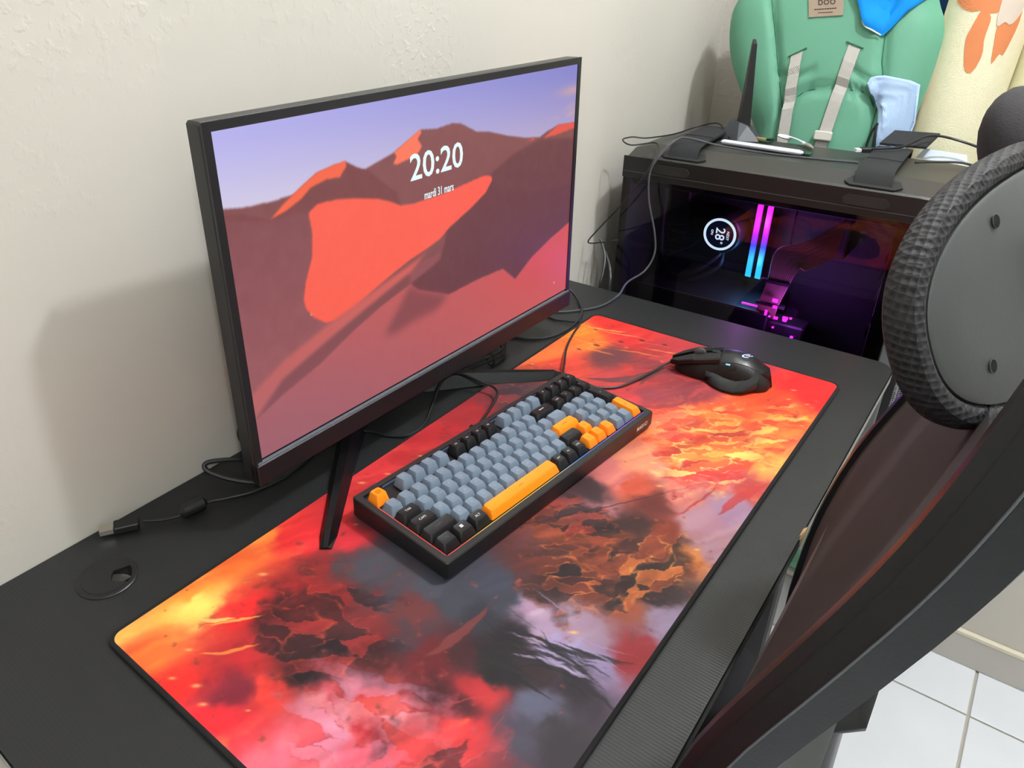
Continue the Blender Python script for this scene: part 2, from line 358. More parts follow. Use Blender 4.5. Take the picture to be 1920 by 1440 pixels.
# ================================================================== desk mat
MATW, MATL = 0.3985, 0.9043
PAD = "0.01,0.005,255,170,90 0.043,0.009,250,120,60 0.092,-0.001,235,50,45 0.01,0.08,250,140,60 0.025,0.077,255,205,110 -0.007,0.123,235,110,50 0.002,0.171,240,130,60 0.073,0.096,225,45,45 0.02,0.185,215,50,50 0.031,0.205,220,50,55 0.067,0.233,200,50,60 0.085,0.186,130,40,40 0.101,0.2,75,60,65 0.101,0.144,150,40,40 0.103,0.103,60,25,30 0.13,0.158,110,35,35 0.157,0.189,65,60,68 0.131,0.264,75,75,85 0.225,0.226,60,62,72 0.202,0.199,100,50,52 0.156,0.107,40,25,30 0.17,0.083,20,15,20 0.201,0.143,110,35,40 0.249,0.16,95,30,35 0.217,0.127,60,20,25 0.158,0.059,235,70,60 0.148,0.012,235,50,60 0.208,0.073,230,110,120 0.232,0.074,225,130,150 0.238,0.098,235,80,80 0.226,0.034,230,110,130 0.261,0.068,230,40,50 0.274,0.084,120,30,40 0.311,0.125,215,55,60 0.269,0.135,60,25,30 0.301,0.167,170,45,50 0.29,0.23,30,25,30 0.324,0.213,45,30,35 0.346,0.178,90,90,110 0.378,0.167,50,45,50 0.241,0.274,60,62,75 0.284,0.273,180,150,175 0.329,0.276,165,140,160 0.33,0.246,170,160,200 0.367,0.255,150,135,170 0.294,0.335,90,45,40 0.245,0.365,110,60,60 0.253,0.321,80,40,40 0.312,0.378,80,40,35 0.303,0.433,60,35,35 0.338,0.45,120,50,35 0.372,0.426,200,120,60 0.342,0.355,70,40,40 0.348,0.333,150,80,60 0.372,0.361,45,30,30 0.39,0.334,150,130,155 0.387,0.285,140,40,45 0.263,0.435,175,115,120 0.235,0.461,60,40,45 0.273,0.505,190,80,60 0.203,0.516,200,115,115 0.254,0.557,225,140,110 0.325,0.52,205,125,115 0.362,0.491,175,130,145 0.382,0.53,160,125,150 0.378,0.575,170,60,60 0.347,0.576,200,120,120 0.296,0.619,250,190,100 0.352,0.649,255,200,100 0.37,0.693,250,170,80 0.37,0.757,245,110,50 0.384,0.855,230,40,40 0.351,0.868,210,40,40 0.325,0.809,235,80,45 0.277,0.666,240,120,60 0.238,0.669,225,80,60 0.26,0.621,235,110,70 0.18,0.676,205,70,75 0.158,0.64,200,80,85 0.197,0.707,150,65,75 0.244,0.745,140,60,70 0.158,0.755,190,60,60 0.103,0.776,110,60,65 0.054,0.715,215,75,60 0.016,0.73,235,110,60 0.043,0.799,240,110,50 0.017,0.828,245,130,50 0.038,0.898,220,50,45 0.088,0.859,200,50,50 0.159,0.844,180,60,65 0.275,0.869,170,50,60 0.045,0.586,70,50,55 0.027,0.573,130,50,55 0.023,0.515,160,45,50 0.038,0.429,190,50,55 0.024,0.345,205,55,60 0.022,0.386,180,45,50 0.032,0.275,205,55,55 0.127,0.401,110,60,65 0.127,0.515,150,70,70 0.127,0.22,70,68,76 0.192,0.243,70,72,82 0.253,0.231,46,46,54 0.271,0.192,62,30,35 0.309,0.194,26,23,27 0.215,0.17,68,58,66 0.293,0.141,70,28,34 0.309,0.253,166,140,165 0.289,0.206,30,26,30 0.173,0.151,84,44,48 0.36,0.222,40,32,40 0.346,0.148,70,66,80 0.288,0.107,110,32,40 0.12,0.071,190,44,48 0.137,0.036,120,35,50 0.207,0.098,226,120,130 0.259,0.108,226,110,120 0.39,0.45,168,128,140 0.28,0.382,100,46,38 0.305,0.493,100,44,38 0.303,0.555,214,130,116 0.254,0.502,205,118,112 0.318,0.651,252,190,96 0.39,0.694,236,130,80 0.333,0.744,240,96,52 0.278,0.717,226,88,52 0.154,0.712,196,70,72 0.237,0.839,120,58,66 0.168,0.806,160,60,64 0.064,0.276,120,60,66 0.038,0.244,205,50,55 0.261,0.263,56,58,70 0.277,0.294,60,40,42"
def paint_mat(NU=340, NV=770):
    c = np.array([[float(t) for t in s.split(',')] for s in PAD.split()])
    V, U = np.meshgrid(np.linspace(0, MATL, NV), np.linspace(0, MATW, NU), indexing='ij')
    w1 = fbm(NV, NU, 22, 10, 3)-0.5; w2 = fbm(NV, NU, 22, 10, 13)-0.5
    f1 = fbm(NV, NU, 80, 36, 23)-0.5; f2 = fbm(NV, NU, 80, 36, 33)-0.5
    Uw = U + 0.026*w1 + 0.012*f1; Vw = V + 0.026*w2 + 0.012*f2
    num = np.zeros((NV, NU, 3)); den = np.zeros((NV, NU))
    for u, v, r, g, b in c:
        d2 = (Uw-u)**2+(Vw-v)**2; wgt = (3e-5/(d2+3e-5))**2.3
        num += wgt[...,None]*np.array([r,g,b]); den += wgt
    img = num/den[...,None]/255.0
    lum = img.mean(2, keepdims=True); img = np.clip(lum + (img-lum)*1.10, 0, 1)
    heat = np.clip((img[...,0]-0.55)*2.2, 0, 1)
    # brushed streaks: noise pulled long and slanted
    a = radians(66); S = (U*cos(a)+V*sin(a)); T = (-U*sin(a)+V*cos(a))
    base = vnoise(600, 600, 12, 120, 51); base2 = vnoise(600, 600, 16, 60, 61)
    si = np.clip((S/1.1*599).astype(int), 0, 599); ti = np.clip(((T+0.45)/0.9*599 + 16*w1 + 6*f1).astype(int), 0, 599)
    st = base[si, ti]*0.5+base2[si, ti]*0.5
    img *= (1 + (st[...,None]-0.5)*np.array([0.30,0.60,0.45])*(0.30+0.70*heat[...,None]))
    hot = np.clip((st-0.68)*5, 0, 1)*heat*np.clip(0.4+f1*3, 0, 1); img = img*(1-0.5*hot[...,None]) + 0.5*hot[...,None]*np.array([1.0,0.70,0.32])
    # cracked shards with glowing rims, masked to a few soft patches
    rs = np.random.RandomState(5)
    def shards(cu, cv, su, sv, n, pal, rim, op, seed, ang=0.9, asp=2.4):
        rs = np.random.RandomState(seed); d1 = np.full(U.shape, 9.0); d2 = np.full(U.shape, 9.0); ci_ = np.zeros(U.shape, int)
        mk = np.clip(1.6*np.exp(-((U-cu)/su)**2-((V-cv)/sv)**2)-0.22+0.8*f2, 0, 0.5)*2
        for k in range(n):
            u0, v0 = cu+rs.uniform(-1.3,1.3)*su, cv+rs.uniform(-1.3,1.3)*sv
            du, dv = Uw-u0, Vw-v0; x = du*cos(ang)+dv*sin(ang); y = -du*sin(ang)+dv*cos(ang)
            d = np.sqrt((x/asp)**2+y*y) + 0.0025*sin(k*2.1)
            cl = d < d1; d2 = np.where(cl, d1, np.minimum(d2, d)); ci_ = np.where(cl, k, ci_); d1 = np.minimum(d, d1)
        cols = np.array([pal[rs.randint(len(pal))] for _ in range(n)])/255.0
        body = cols[ci_]*(0.70+0.6*st[...,None]); e = np.clip(1-(d2-d1)/0.0016, 0, 1)[...,None]*np.clip(0.5+f1*3, 0, 1)[...,None]
        body = body*(1-e)+e*np.array(rim)/255.0
        return img*(1-op*mk[...,None])+op*mk[...,None]*body
    dk = [(48,28,28),(70,34,32),(32,24,28),(104,46,34),(140,62,38)]
    fl_ = [(226,60,44),(250,160,70),(255,206,110),(200,44,40),(246,120,56),(240,90,50)]
    img = shards(0.300,0.360,0.056,0.062,60,dk,(222,120,56),0.85,2,0.7)
    img = shards(0.345,0.395,0.034,0.050,30,dk+[(196,104,50)],(240,160,76),0.80,4,1.2)
    img = shards(0.250,0.400,0.044,0.040,40,dk+[(150,50,40)],(190,80,50),0.75,6,0.9)
    img = shards(0.315,0.640,0.056,0.085,80,fl_,(255,222,130),0.80,8,0.75,3.4)
    img = shards(0.365,0.740,0.030,0.065,34,fl_,(255,190,90),0.60,9,0.7,3.4)
    img = shards(0.255,0.660,0.030,0.050,26,[(206,70,60),(240,150,90),(190,60,60),(228,120,90)],(250,200,120),0.55,10,0.8,3.0)
    img = shards(0.150,0.130,0.060,0.055,46,[(60,26,28),(120,34,36),(150,40,40),(36,22,28)],(200,74,54),0.72,12,0.5)
    img = shards(0.255,0.080,0.064,0.050,30,[(232,92,84),(226,132,150),(214,60,64),(238,160,170),(224,150,180)],(150,40,50),0.55,14,0.3,3.2)
    img = shards(0.330,0.090,0.050,0.045,26,[(214,54,58),(120,34,42),(60,28,34),(170,46,52)],(236,96,88),0.60,15,1.6,2.6)
    img = shards(0.080,0.400,0.044,0.080,36,[(196,52,52),(120,40,44),(70,40,46),(160,46,48)],(236,106,64),0.65,16,1.0)
    img = shards(0.050,0.620,0.040,0.060,22,[(70,50,56),(52,44,52),(130,48,50)],(210,90,56),0.60,18,1.1)
    img = shards(0.200,0.790,0.060,0.050,26,[(176,58,64),(140,52,60),(206,70,66),(112,52,60)],(226,90,66),0.50,19,0.6,3.0)
    # soft brush strokes: feathered pale ones low on the right, smoke ones at the far end
    def stroke(u0, v0, ang, ln, th, bend, col, op):
        x = (U-u0)*cos(ang)+(V-v0)*sin(ang); y = -(U-u0)*sin(ang)+(V-v0)*cos(ang) - bend*x*x + 0.005*f1
        tt = np.clip(1-(x/ln)**2, 0, 1); m_ = np.clip((th*tt-np.abs(y))/0.0012, 0, 1)[...,None]*op
        return img*(1-m_)+m_*np.array(col)/255.0*(0.85+0.3*st[...,None])
    for k in range(46):
        img = stroke(0.325+rs.normal(0,0.022), 0.235+rs.normal(0,0.020), 0.15+rs.normal(0,0.22), rs.uniform(0.02,0.05), rs.uniform(0.0008,0.0030), rs.uniform(-4,4), ((30,26,32),(168,152,186),(36,30,36),(28,24,28))[k % 4], 0.75)
    for (u0,v0,an,ln,th,bd,col) in ((0.155,0.735,0.95,0.07,0.010,5,(98,60,64)),(0.175,0.770,1.25,0.05,0.006,-6,(110,58,62)),(0.120,0.775,0.5,0.03,0.005,9,(120,60,60)),(0.225,0.690,0.8,0.06,0.005,7,(150,56,62)),
        (0.245,0.760,1.35,0.05,0.004,-8,(176,64,68)),(0.345,0.520,1.38,0.055,0.0022,2,(170,56,56)),(0.380,0.560,1.30,0.050,0.0065,-2,(176,50,52)),(0.255,0.430,0.98,0.19,0.0013,0.25,(40,28,30)),(0.250,0.205,1.45,0.045,0.0060,2,(118,52,50)),
        (0.075,0.085,0.9,0.03,0.0022,3,(255,190,90)),(0.060,0.075,0.7,0.02,0.0030,3,(255,206,110)),(0.100,0.060,0.9,0.03,0.0026,3,(250,150,70)),(0.330,0.130,1.35,0.05,0.0012,9,(176,60,76)),(0.295,0.150,1.0,0.04,0.0012,-9,(170,56,60))):
        img = stroke(u0, v0, an, ln, th, bd, col, 0.8)
    for q in range(14):
        img = stroke(rs.uniform(0.02,0.20), rs.uniform(0.76,0.89), 0.25+rs.normal(0,0.12), rs.uniform(0.02,0.05), rs.uniform(0.0008,0.0035), rs.uniform(-2,2), ((250,150,60),(196,44,42),(255,190,90),(150,40,44))[q % 4], 0.6)
    for (u0,v0,r) in ((0.060,0.800,0.0038),(0.085,0.835,0.0030),(0.045,0.770,0.0026),(0.110,0.860,0.0034),(0.030,0.850,0.0022),(0.145,0.868,0.0026)):
        g = np.exp(-(((U-u0)/(1.7*r))**2+((V-v0)/r)**2)**2)[...,None]*0.8; img = img*(1-g)+g*np.array([0.28,0.14,0.14])
    # embers
    for q in range(90):
        u0, v0 = rs.uniform(0,MATW), rs.uniform(0,MATL); i, j = int(v0/MATL*(NV-1)), int(u0/MATW*(NU-1))
        if img[i,j,0] < 0.62: continue
        r = rs.uniform(0.0006, 0.0022); e = ((U-u0)*0.8+(V-v0)*0.6)**2/(2.2*r)**2 + (-(U-u0)*0.6+(V-v0)*0.8)**2/r**2
        g = np.exp(-e)[...,None]*0.75; img = img*(1-g)+g*np.array([1.0,0.76,0.45])
    return np.clip(img*0.91, 0, 1)
m_print = mat('mat_print_cloth', (120,50,50), 0.62, spec=0.3, attr='print', bump=(1500, 0.10))
m_rubber = mat('black_rubber', (18,18,19), 0.75, noise=(80, 0.15))
m_stitch = mat('black_stitching', (24,23,25), 0.8, bump=(700, 0.7, 'Y'), noise=(200, 0.3))
pad_o = tag(empty('desk_mat', (0.1478, 0, DZ), -0.0077), 'large desk mat printed with red and orange flames and dark smoke', 'desk mat')
body = rrect2(0, MATW, 0, MATL, 0.014, 5)
MB().prism(body, 0.0002, 0.0034).build('base', m_rubber, pad_o)
img = paint_mat()
me = grid_mesh('printed_surface', (0.003, 0.003, 0.0038), (1,0,0), (0,1,0), MATW-0.006, MATL-0.006, img, m_print)
co = np.empty(len(me.vertices)*3, np.float32); me.vertices.foreach_get('co', co); co = co.reshape(-1,3); rc = 0.0125
for cx_, cy_, sx_, sy_ in ((rc,rc,-1,-1),(MATW-rc,rc,1,-1),(rc,MATL-rc,-1,1),(MATW-rc,MATL-rc,1,1)):
    dx = (co[:,0]-cx_)*sx_; dy = (co[:,1]-cy_)*sy_; dd = np.hypot(dx, dy); k = (dx > 0) & (dy > 0) & (dd > rc-0.003)
    co[k,0] = cx_+(co[k,0]-cx_)*(rc-0.003)/dd[k]; co[k,1] = cy_+(co[k,1]-cy_)*(rc-0.003)/dd[k]
me.vertices.foreach_set('co', co.reshape(-1)); me.update()
ps = link('printed_surface', me, pad_o)
sb = MB(); ring = []
for (x, y) in rrect2(0.0018, MATW-0.0018, 0.0018, MATL-0.0018, 0.0125, 6): ring.append((x, y))
n = len(ring); rings = []
cxm, cym = MATW/2, MATL/2
for i in range(n):
    p0, p1, p2 = Vector(ring[i-1]), Vector(ring[i]), Vector(ring[(i+1) % n]); t = (p2-p0).normalized(); nn = Vector((t.y, -t.x))
    rings.append([(p1.x+nn.x*0.0026*cos(a), p1.y+nn.y*0.0026*cos(a), 0.0026+0.0024*sin(a)) for a in [k*pi/4 for k in range(8)]])
sb.loft(rings, loop=True).build('stitched_edge', m_stitch, pad_o, True)

# ================================================================== monitor
mo = Vector((0.1363, 0.2015, 0.8334)); myaw, mtilt = -0.0261, 0.0185
ax = Vector((-sin(myaw), cos(myaw), 0)); mu = Vector((-sin(mtilt)*cos(myaw), -sin(mtilt)*sin(myaw), cos(mtilt))); mn = ax.cross(mu)
mon = tag(empty('monitor', (0.06, 0.47, DZ)), 'black flat computer monitor showing red desert dunes and the time 20:20', 'monitor')
MM = Matrix.Translation((-0.06,-0.47,-DZ)) @ frame_matrix(mo, ax, mu, mn)    # local: x along, y up, z out of the screen
SW, SH = 0.597, 0.336
m_bez = mat('monitor_black_plastic', (28,28,31), 0.38, spec=0.5, noise=(90, 0.1), bump=(900, 0.08))
m_bez2 = mat('monitor_chin_plastic', (22,21,24), 0.45, noise=(90, 0.1))
m_line = mat('chin_highlight_trim', (104,106,116), 0.3, noise=(50, 0.05))
MB().box(-0.0085, SW+0.0085, -0.030, SH+0.0085, -0.024, -0.0015, 0.0025).xform(MM).build('housing', m_bez, mon)
MB().box(0.04, SW-0.04, 0.02, SH-0.03, -0.050, -0.024, 0.010).xform(MM).build('back_cover', m_bez, mon)
fr = MB()
fr.box(-0.0085, 0.0, -0.030, SH+0.0085, -0.0015, 0.0015); fr.box(SW, SW+0.0085, -0.030, SH+0.0085, -0.0015, 0.0015)
fr.box(0, SW, SH, SH+0.0085, -0.0015, 0.0015)
fr.xform(MM).build('bezel', m_bez, mon)
MB().box(-0.0085, SW+0.0085, -0.030, -0.0045, -0.010, 0.0045, 0.001).xform(MM).build('chin', m_bez2, mon)
MB().box(-0.006, SW+0.006, -0.0046, -0.0030, -0.001, 0.0034).xform(MM).build('chin_trim', m_line, mon)
lg = MB()
for k in range(5):                                           # low embossed mark in the middle of the chin
    x = SW*0.5-0.016+k*0.0078; lg.add([(x,-0.0225,0.0047),(x+0.0022,-0.0225,0.0047),(x+0.0052,-0.0125,0.0047),(x+0.003,-0.0125,0.0047)], [(0,1,2,3)])
lg.xform(MM).build('embossed_mark', mat('embossed_black', (44,44,50), 0.5, noise=(50,0.05)), mon)
DUNES = {
 'RIDGE':'-0.001,0.799 0.036,0.788 0.065,0.785 0.095,0.784 0.14,0.786 0.301,0.805 0.373,0.832 0.45,0.884 0.494,0.875 0.54,0.881 0.568,0.873 0.618,0.831 0.659,0.82 0.725,0.787 0.795,0.759 0.851,0.746 0.882,0.761 0.927,0.774 1.017,0.763 1.069,-0.065 -0.025,0.571',
 'MIDRIGHT':'1.021,0.697 0.851,0.737 0.749,0.71 0.66,0.657 0.517,0.635 0.512,0.382 1.049,0.255',
 'SIDE':'-0.003,0.783 0.035,0.771 0.085,0.732 0.112,0.764 0.153,0.802 0.188,0.83 0.23,0.84 0.255,0.841 0.279,0.817 0.308,0.795 0.375,0.7 0.39,0.642 0.165,0.697 0.141,0.37 -0.034,0.483',
 'ORANGE1':'0.373,0.832 0.446,0.885 0.45,0.874 0.439,0.857 0.45,0.829 0.434,0.803 0.404,0.797 0.379,0.791 0.37,0.797 0.38,0.818',
 'ORANGE2':'0.868,0.738 0.927,0.774 1.017,0.766 1.018,0.744 0.916,0.735',
 'ORANGE3':'0.791,0.743 0.826,0.75 0.832,0.742',
 'ORANGE4':'0.083,0.733 0.112,0.766 0.153,0.803 0.188,0.831 0.23,0.842 0.255,0.844 0.255,0.827 0.238,0.8 0.207,0.804 0.172,0.792 0.151,0.768 0.117,0.746',
 'LEFTBODY':'-0.005,0.763 0.078,0.731 0.164,0.721 0.163,0.622 0.132,0.459 0.142,0.391 0.183,0.343 0.002,0.227 -0.062,0.207',
 'BIG':'0.162,0.72 0.182,0.739 0.223,0.737 0.266,0.724 0.326,0.699 0.358,0.677 0.384,0.653 0.425,0.644 0.517,0.646 0.618,0.66 0.649,0.662 0.669,0.652 0.672,0.635 0.65,0.596 0.596,0.555 0.525,0.512 0.495,0.483 0.456,0.467 0.4,0.449 0.321,0.409 0.245,0.364 0.198,0.348 0.176,0.354 0.15,0.39 0.135,0.427 0.132,0.459 0.141,0.515 0.16,0.584 0.166,0.659',
 'BAND':'-0.019,0.212 0.072,0.29 0.175,0.343 0.295,0.39 0.428,0.443 0.456,0.458 0.399,0.4 0.276,0.34 0.179,0.291 0.067,0.229 -0.007,0.137',
 'STRIPE':'0.399,0.4 0.276,0.34 0.179,0.291 0.067,0.229 -0,0.137 0.063,0.178 0.152,0.221 0.241,0.283 0.317,0.326 0.402,0.36',
 'FRONT':'-0.004,0.135 0.063,0.178 0.152,0.221 0.241,0.283 0.317,0.326 0.402,0.36 0.424,0.325 0.52,0.251 0.617,0.257 0.715,0.252 0.766,0.178 0.835,0.242 0.915,0.288 1.043,0.345 1.079,-0.237 -0.018,-0.057',
 'LEE':'0.402,0.36 0.424,0.325 0.52,0.251 0.479,0.215 0.411,0.214 0.346,0.201 0.32,0.213 0.358,0.278',
 'RIGHTDARK':'0.672,0.641 0.717,0.582 0.839,0.53 1.034,0.491 1.045,0.316 0.915,0.288 0.835,0.242 0.766,0.178 0.715,0.252 0.617,0.257 0.52,0.251 0.424,0.325 0.402,0.36 0.493,0.404 0.525,0.512 0.596,0.555',
}
def paint_screen(W=760, H=428):
    V, U = np.meshgrid(np.linspace(0,1,H), np.linspace(0,1,W), indexing='ij')
    A = lambda c: np.array(c)/255.0
    def lay(img, key, col, soft=1, op=1.0):
        poly = [tuple(map(float, s.split(','))) for s in DUNES[key].split()]
        mk = blur(inside(U, V, poly).astype(float), soft)[...,None]*op
        return img*(1-mk)+mk*col
    def grad(c00, c10, c01, c11):
        return (A(c00)*(1-U)[...,None]+A(c10)*U[...,None])*(1-V)[...,None] + (A(c01)*(1-U)[...,None]+A(c11)*U[...,None])*V[...,None]
    q = np.clip((V-0.62)/0.38, 0, 1)[...,None]
    top = A((186,182,240))*(1-U)[...,None]+A((134,132,204))*U[...,None]; bot = A((252,240,222))*(1-U)[...,None]+A((214,190,206))*U[...,None]
    q = np.clip(q*1.05, 0, 1)**0.75; img = bot*(1-q)+top*q
    cl = fbm(H, W, 26, 9, 77); m1 = np.exp(-((U-0.96)/0.07)**2-((V-0.80-0.25*(U-0.96))/0.035)**2)*np.clip((cl-0.4)*4, 0, 1)
    m2 = np.exp(-((U-0.99)/0.06)**2-((V-0.90)/0.02)**2)*0.7
    img = img*(1-np.clip(m1+m2,0,1)[...,None]*0.75)+np.clip(m1+m2,0,1)[...,None]*0.75*A((240,176,150))
    nz = (fbm(H, W, 30, 60, 91)-0.5)[...,None]*0.025
    img = lay(img, 'RIDGE', grad((150,84,84),(104,64,70),(132,82,86),(150,92,88))+nz)
    img = lay(img, 'MIDRIGHT', grad((110,64,66),(104,62,68),(120,72,74),(122,74,76))+nz, 2)
    img = lay(img, 'ORANGE1', grad((255,122,92),(255,122,92),(255,122,92),(255,126,98)))
    img = lay(img, 'ORANGE2', A((232,92,78))); img = lay(img, 'ORANGE3', A((226,92,80)))
    img = lay(img, 'SIDE', grad((140,78,80),(120,66,68),(128,74,76),(122,70,72))+nz, 1)
    img = lay(img, 'ORANGE4', grad((252,112,74),(255,110,80),(250,108,78),(240,96,70)))
    img = lay(img, 'LEFTBODY', grad((158,92,96),(150,82,84),(128,76,80),(118,70,74))+nz*1.4, 3)
    low = np.clip((0.42-V)/0.42, 0, 1)[...,None]
    lowreg = inside(U, V, [(-0.1,0.40),(0.2,0.40),(1.1,0.5),(1.1,-0.1),(-0.1,-0.1)]).astype(float)[...,None]
    img = img*(1-lowreg)+lowreg*(grad((160,96,104),(150,84,88),(140,80,84),(120,66,68))+nz)
    img = lay(img, 'LEFTBODY', grad((164,98,104),(150,82,84),(128,76,80),(118,70,74))+nz*1.4, 2)
    img = lay(img, 'RIGHTDARK', grad((104,62,70),(98,60,70),(128,72,70),(118,70,72))+nz, 2)
    img = lay(img, 'BIG', grad((250,96,80),(255,100,84),(255,104,84),(255,96,80))+nz*0.6, 1)
    img = lay(img, 'BAND', grad((176,104,108),(236,98,84),(220,92,84),(232,96,82)), 3)
    img = lay(img, 'STRIPE', grad((140,84,92),(132,72,72),(120,68,70),(118,66,66)), 3)
    img = lay(img, 'FRONT', grad((158,98,108),(206,92,92),(224,88,82),(228,84,78))+nz*0.5, 1)
    dk = np.exp(-(((U-0.02)*0.9)**2+(V-0.0)**2)/0.05)[...,None]*0.5; fm = lay(np.zeros((H,W,1)), 'FRONT', np.ones(1), 2)
    img = img*(1-dk*fm)+dk*fm*A((160,100,112))
    img = lay(img, 'LEE', A((128,72,78)), 7, 0.85)
    rg = np.exp(-(((U-0.86)/0.16)**2+((V-0.20)/0.12)**2))[...,None]*0.35*fm; img = img*(1-rg)+rg*A((226,76,72))
    ww = 0.0022; sd = np.exp(-(((U-0.942)/0.0024)**2+((V-0.065)/0.0042)**2))[...,None]; img = img*(1-sd)+sd*A((250,220,220))
    return img
m_scr = mat('screen_picture', (10,10,10), 0.35, spec=0.3, attr_emit='print', strength=0.97)
me = grid_mesh('screen', (0,0,0.0002), (1,0,0), (0,1,0), SW, SH, paint_screen(), m_scr); me.transform(MM)
link('screen', me, mon)
m_digits = mat('screen_white_digits', (20,20,20), 0.5, emit=(226,246,250), strength=1.05)
def on_screen(body, uL, uR, v0, v1, bold, name):
    me = text_mesh(body, 0.05, m_digits, bold=bold).copy()
    xs = [v.co.x for v in me.vertices]; ys = [v.co.y for v in me.vertices]
    sx = (uR-uL)*SW/(max(xs)-min(xs)); sy = (v1-v0)*SH/(max(ys)-min(ys))
    T = Matrix.Translation((uL*SW, v0*SH, 0.0006)) @ Matrix.Diagonal((sx, sy, 1, 1)) @ Matrix.Translation((-min(xs), -min(ys), 0))
    me.transform(MM @ T); o = link(name, me, mon); o['label'] = 'white clock lettering reading ' + body
on_screen('20:20', 0.414, 0.572, 0.722, 0.812, 0.0006, 'clock_digits')
on_screen('mardi 31 mars', 0.452, 0.541, 0.646, 0.676, 0.0008, 'date_lettering')
# stand: hub, neck and two splayed blade legs
hub = Vector((0.047, 0.466, DZ)); iv = Matrix.Translation((-0.06,-0.47,-DZ))
m_stand = mat('stand_black_metal', (8,8,9), 0.42, spec=0.3, noise=(60, 0.1))
MB().box(0.030, 0.062, 0.425, 0.512, DZ+0.0003, DZ+0.014, 0.003).xform(iv).build('stand_base', m_stand, mon)
MB().box(0.032, 0.060, 0.435, 0.500, DZ+0.012, 0.96, 0.006).xform(iv).build('neck', m_stand, mon)
MB().box(0.045, 0.095, 0.425, 0.510, 0.90, 1.00, 0.006).xform(iv).build('mount_block', m_stand, mon)
for tip, hub in ((Vector((0.2215, 0.205, DZ+0.0045)), Vector((0.047,0.428,DZ+0.0003))), (Vector((0.2285, 0.677, DZ+0.0045)), Vector((0.047,0.506,DZ+0.0003)))):
    d = (tip-hub); d.z = 0; ln = d.length; d.normalize(); s = Vector((-d.y, d.x, 0)); rings = []
    for t, wd, z0, z1 in ((0.0,0.022,0.0,0.026),(0.25,0.017,0.0,0.022),(0.6,0.0125,0.004,0.018),(0.93,0.0095,0.0046,0.0145),(1.0,0.0065,0.0046,0.0065)):
        c = hub + d*ln*t
        rings.append([tuple(c-s*wd+Vector((0,0,z0))), tuple(c+s*wd+Vector((0,0,z0))), tuple(c+s*wd*0.35+Vector((0,0,z1))), tuple(c-s*wd*0.35+Vector((0,0,z1)))])
    MB().loft(rings).xform(iv).build('stand_leg', m_stand, mon)

# ================================================================== keyboard
PZ = DZ + 0.0042                                     # top of the desk mat
KL, KW = 0.385, 0.1432
ka = atan2(0.9956, 0.0936)
kb = tag(empty('keyboard', (0.3511, 0.2454, PZ), ka), 'compact mechanical keyboard with grey, black and orange keycaps', 'keyboard')
m_kcase = mat('keyboard_black_case', (27,27,28), 0.45, noise=(120, 0.1), bump=(1200, 0.06))
m_plate = mat('keyboard_plate', (14,14,16), 0.5, noise=(100, 0.1))
H1, H2 = 0.0246, 0.0288                              # case height at the front and at the back
def kz(y, off=0.0): return H1 + (H2-H1)*y/KW + off
c = MB(); bz = 0.0078; rd = 0.0045
def kring(x0,x1,y0,y1,off): return [(x,y,kz(y,off)) for x,y,_ in rrect(x0,x1,y0,y1,0.003,0,3)]
c.loft([[(x,y,0.0015) for x,y,_ in rrect(0.002,KL-0.002,0.002,KW-0.002,0.003,0,3)], [(x,y,0.006) for x,y,_ in rrect(0,KL,0,KW,0.003,0,3)],
        kring(0,KL,0,KW,-0.0012), kring(0.001,KL-0.001,0.001,KW-0.001,0), kring(bz,KL-bz,bz,KW-bz,0), kring(bz+0.0005,KL-bz-0.0005,bz+0.0005,KW-bz-0.0005,-rd)], caps=True)
c.build('case', m_kcase, kb, 30)
MB().loft([kring(bz,KL-bz,bz,KW-bz,-rd-0.001), kring(bz,KL-bz,bz,KW-bz,-rd+0.0004)]).build('plate', m_plate, kb)
# light that leaks out along the edge of the plate
def ledline(name, stops, axis, ln, x0, x1, y0, y1, st):
    o = MB().add([(x0,y0,kz(y0,-rd+0.0012)),(x1,y0,kz(y0,-rd+0.0012)),(x1,y1,kz(y1,-rd+0.0012)),(x0,y1,kz(y1,-rd+0.0012)),
                  (x0,y0,kz(y0,-0.0012)),(x1,y0,kz(y0,-0.0012)),(x1,y1,kz(y1,-0.0012)),(x0,y1,kz(y1,-0.0012))],
                 [(0,3,2,1),(4,5,6,7),(0,1,5,4),(1,2,6,5),(2,3,7,6),(3,0,4,7)]).build('led_strip', ramp_emit(name, stops, st, axis, ln), kb)
    return o
hue = [(0.0,(255,70,60)),(0.10,(255,90,50)),(0.16,(250,200,70)),(0.45,(250,220,90)),(0.62,(70,150,255)),(0.72,(60,120,255)),(0.8,(200,110,255)),(1.0,(120,80,255))]
ledline('led_front_hue', hue, 0, KL, bz+0.0006, KL-bz-0.0006, bz+0.0006, bz+0.0016, 1.1)
ledline('led_side_hue', [(0.0,(255,60,60)),(0.7,(255,96,80)),(1.0,(250,190,150))], 1, KW, bz+0.0006, bz+0.0016, bz+0.0016, KW-bz-0.024, 1.1)
ledline('led_back_hue', [(0.0,(120,150,190)),(0.7,(110,130,180)),(1.0,(90,60,200))], 0, KL, bz+0.028, KL-bz-0.0006, KW-bz-0.0015, KW-bz-0.0006, 0.25)
m_kg = mat('keycap_grey', (112,126,142), 0.55, spec=0.35, noise=(300, 0.04))
m_kk = mat('keycap_black', (22,22,25), 0.5, spec=0.4, noise=(300, 0.06))
m_ko = mat('keycap_orange', (255,140,20), 0.5, spec=0.35, noise=(300, 0.03))
m_lw = mat('legend_white', (225,226,228), 0.6, noise=(50, 0.02))
m_lg = mat('legend_pale_grey', (150,160,174), 0.6, noise=(50, 0.02))
m_lo = mat('legend_brown', (150,74,10), 0.6, noise=(50, 0.02))
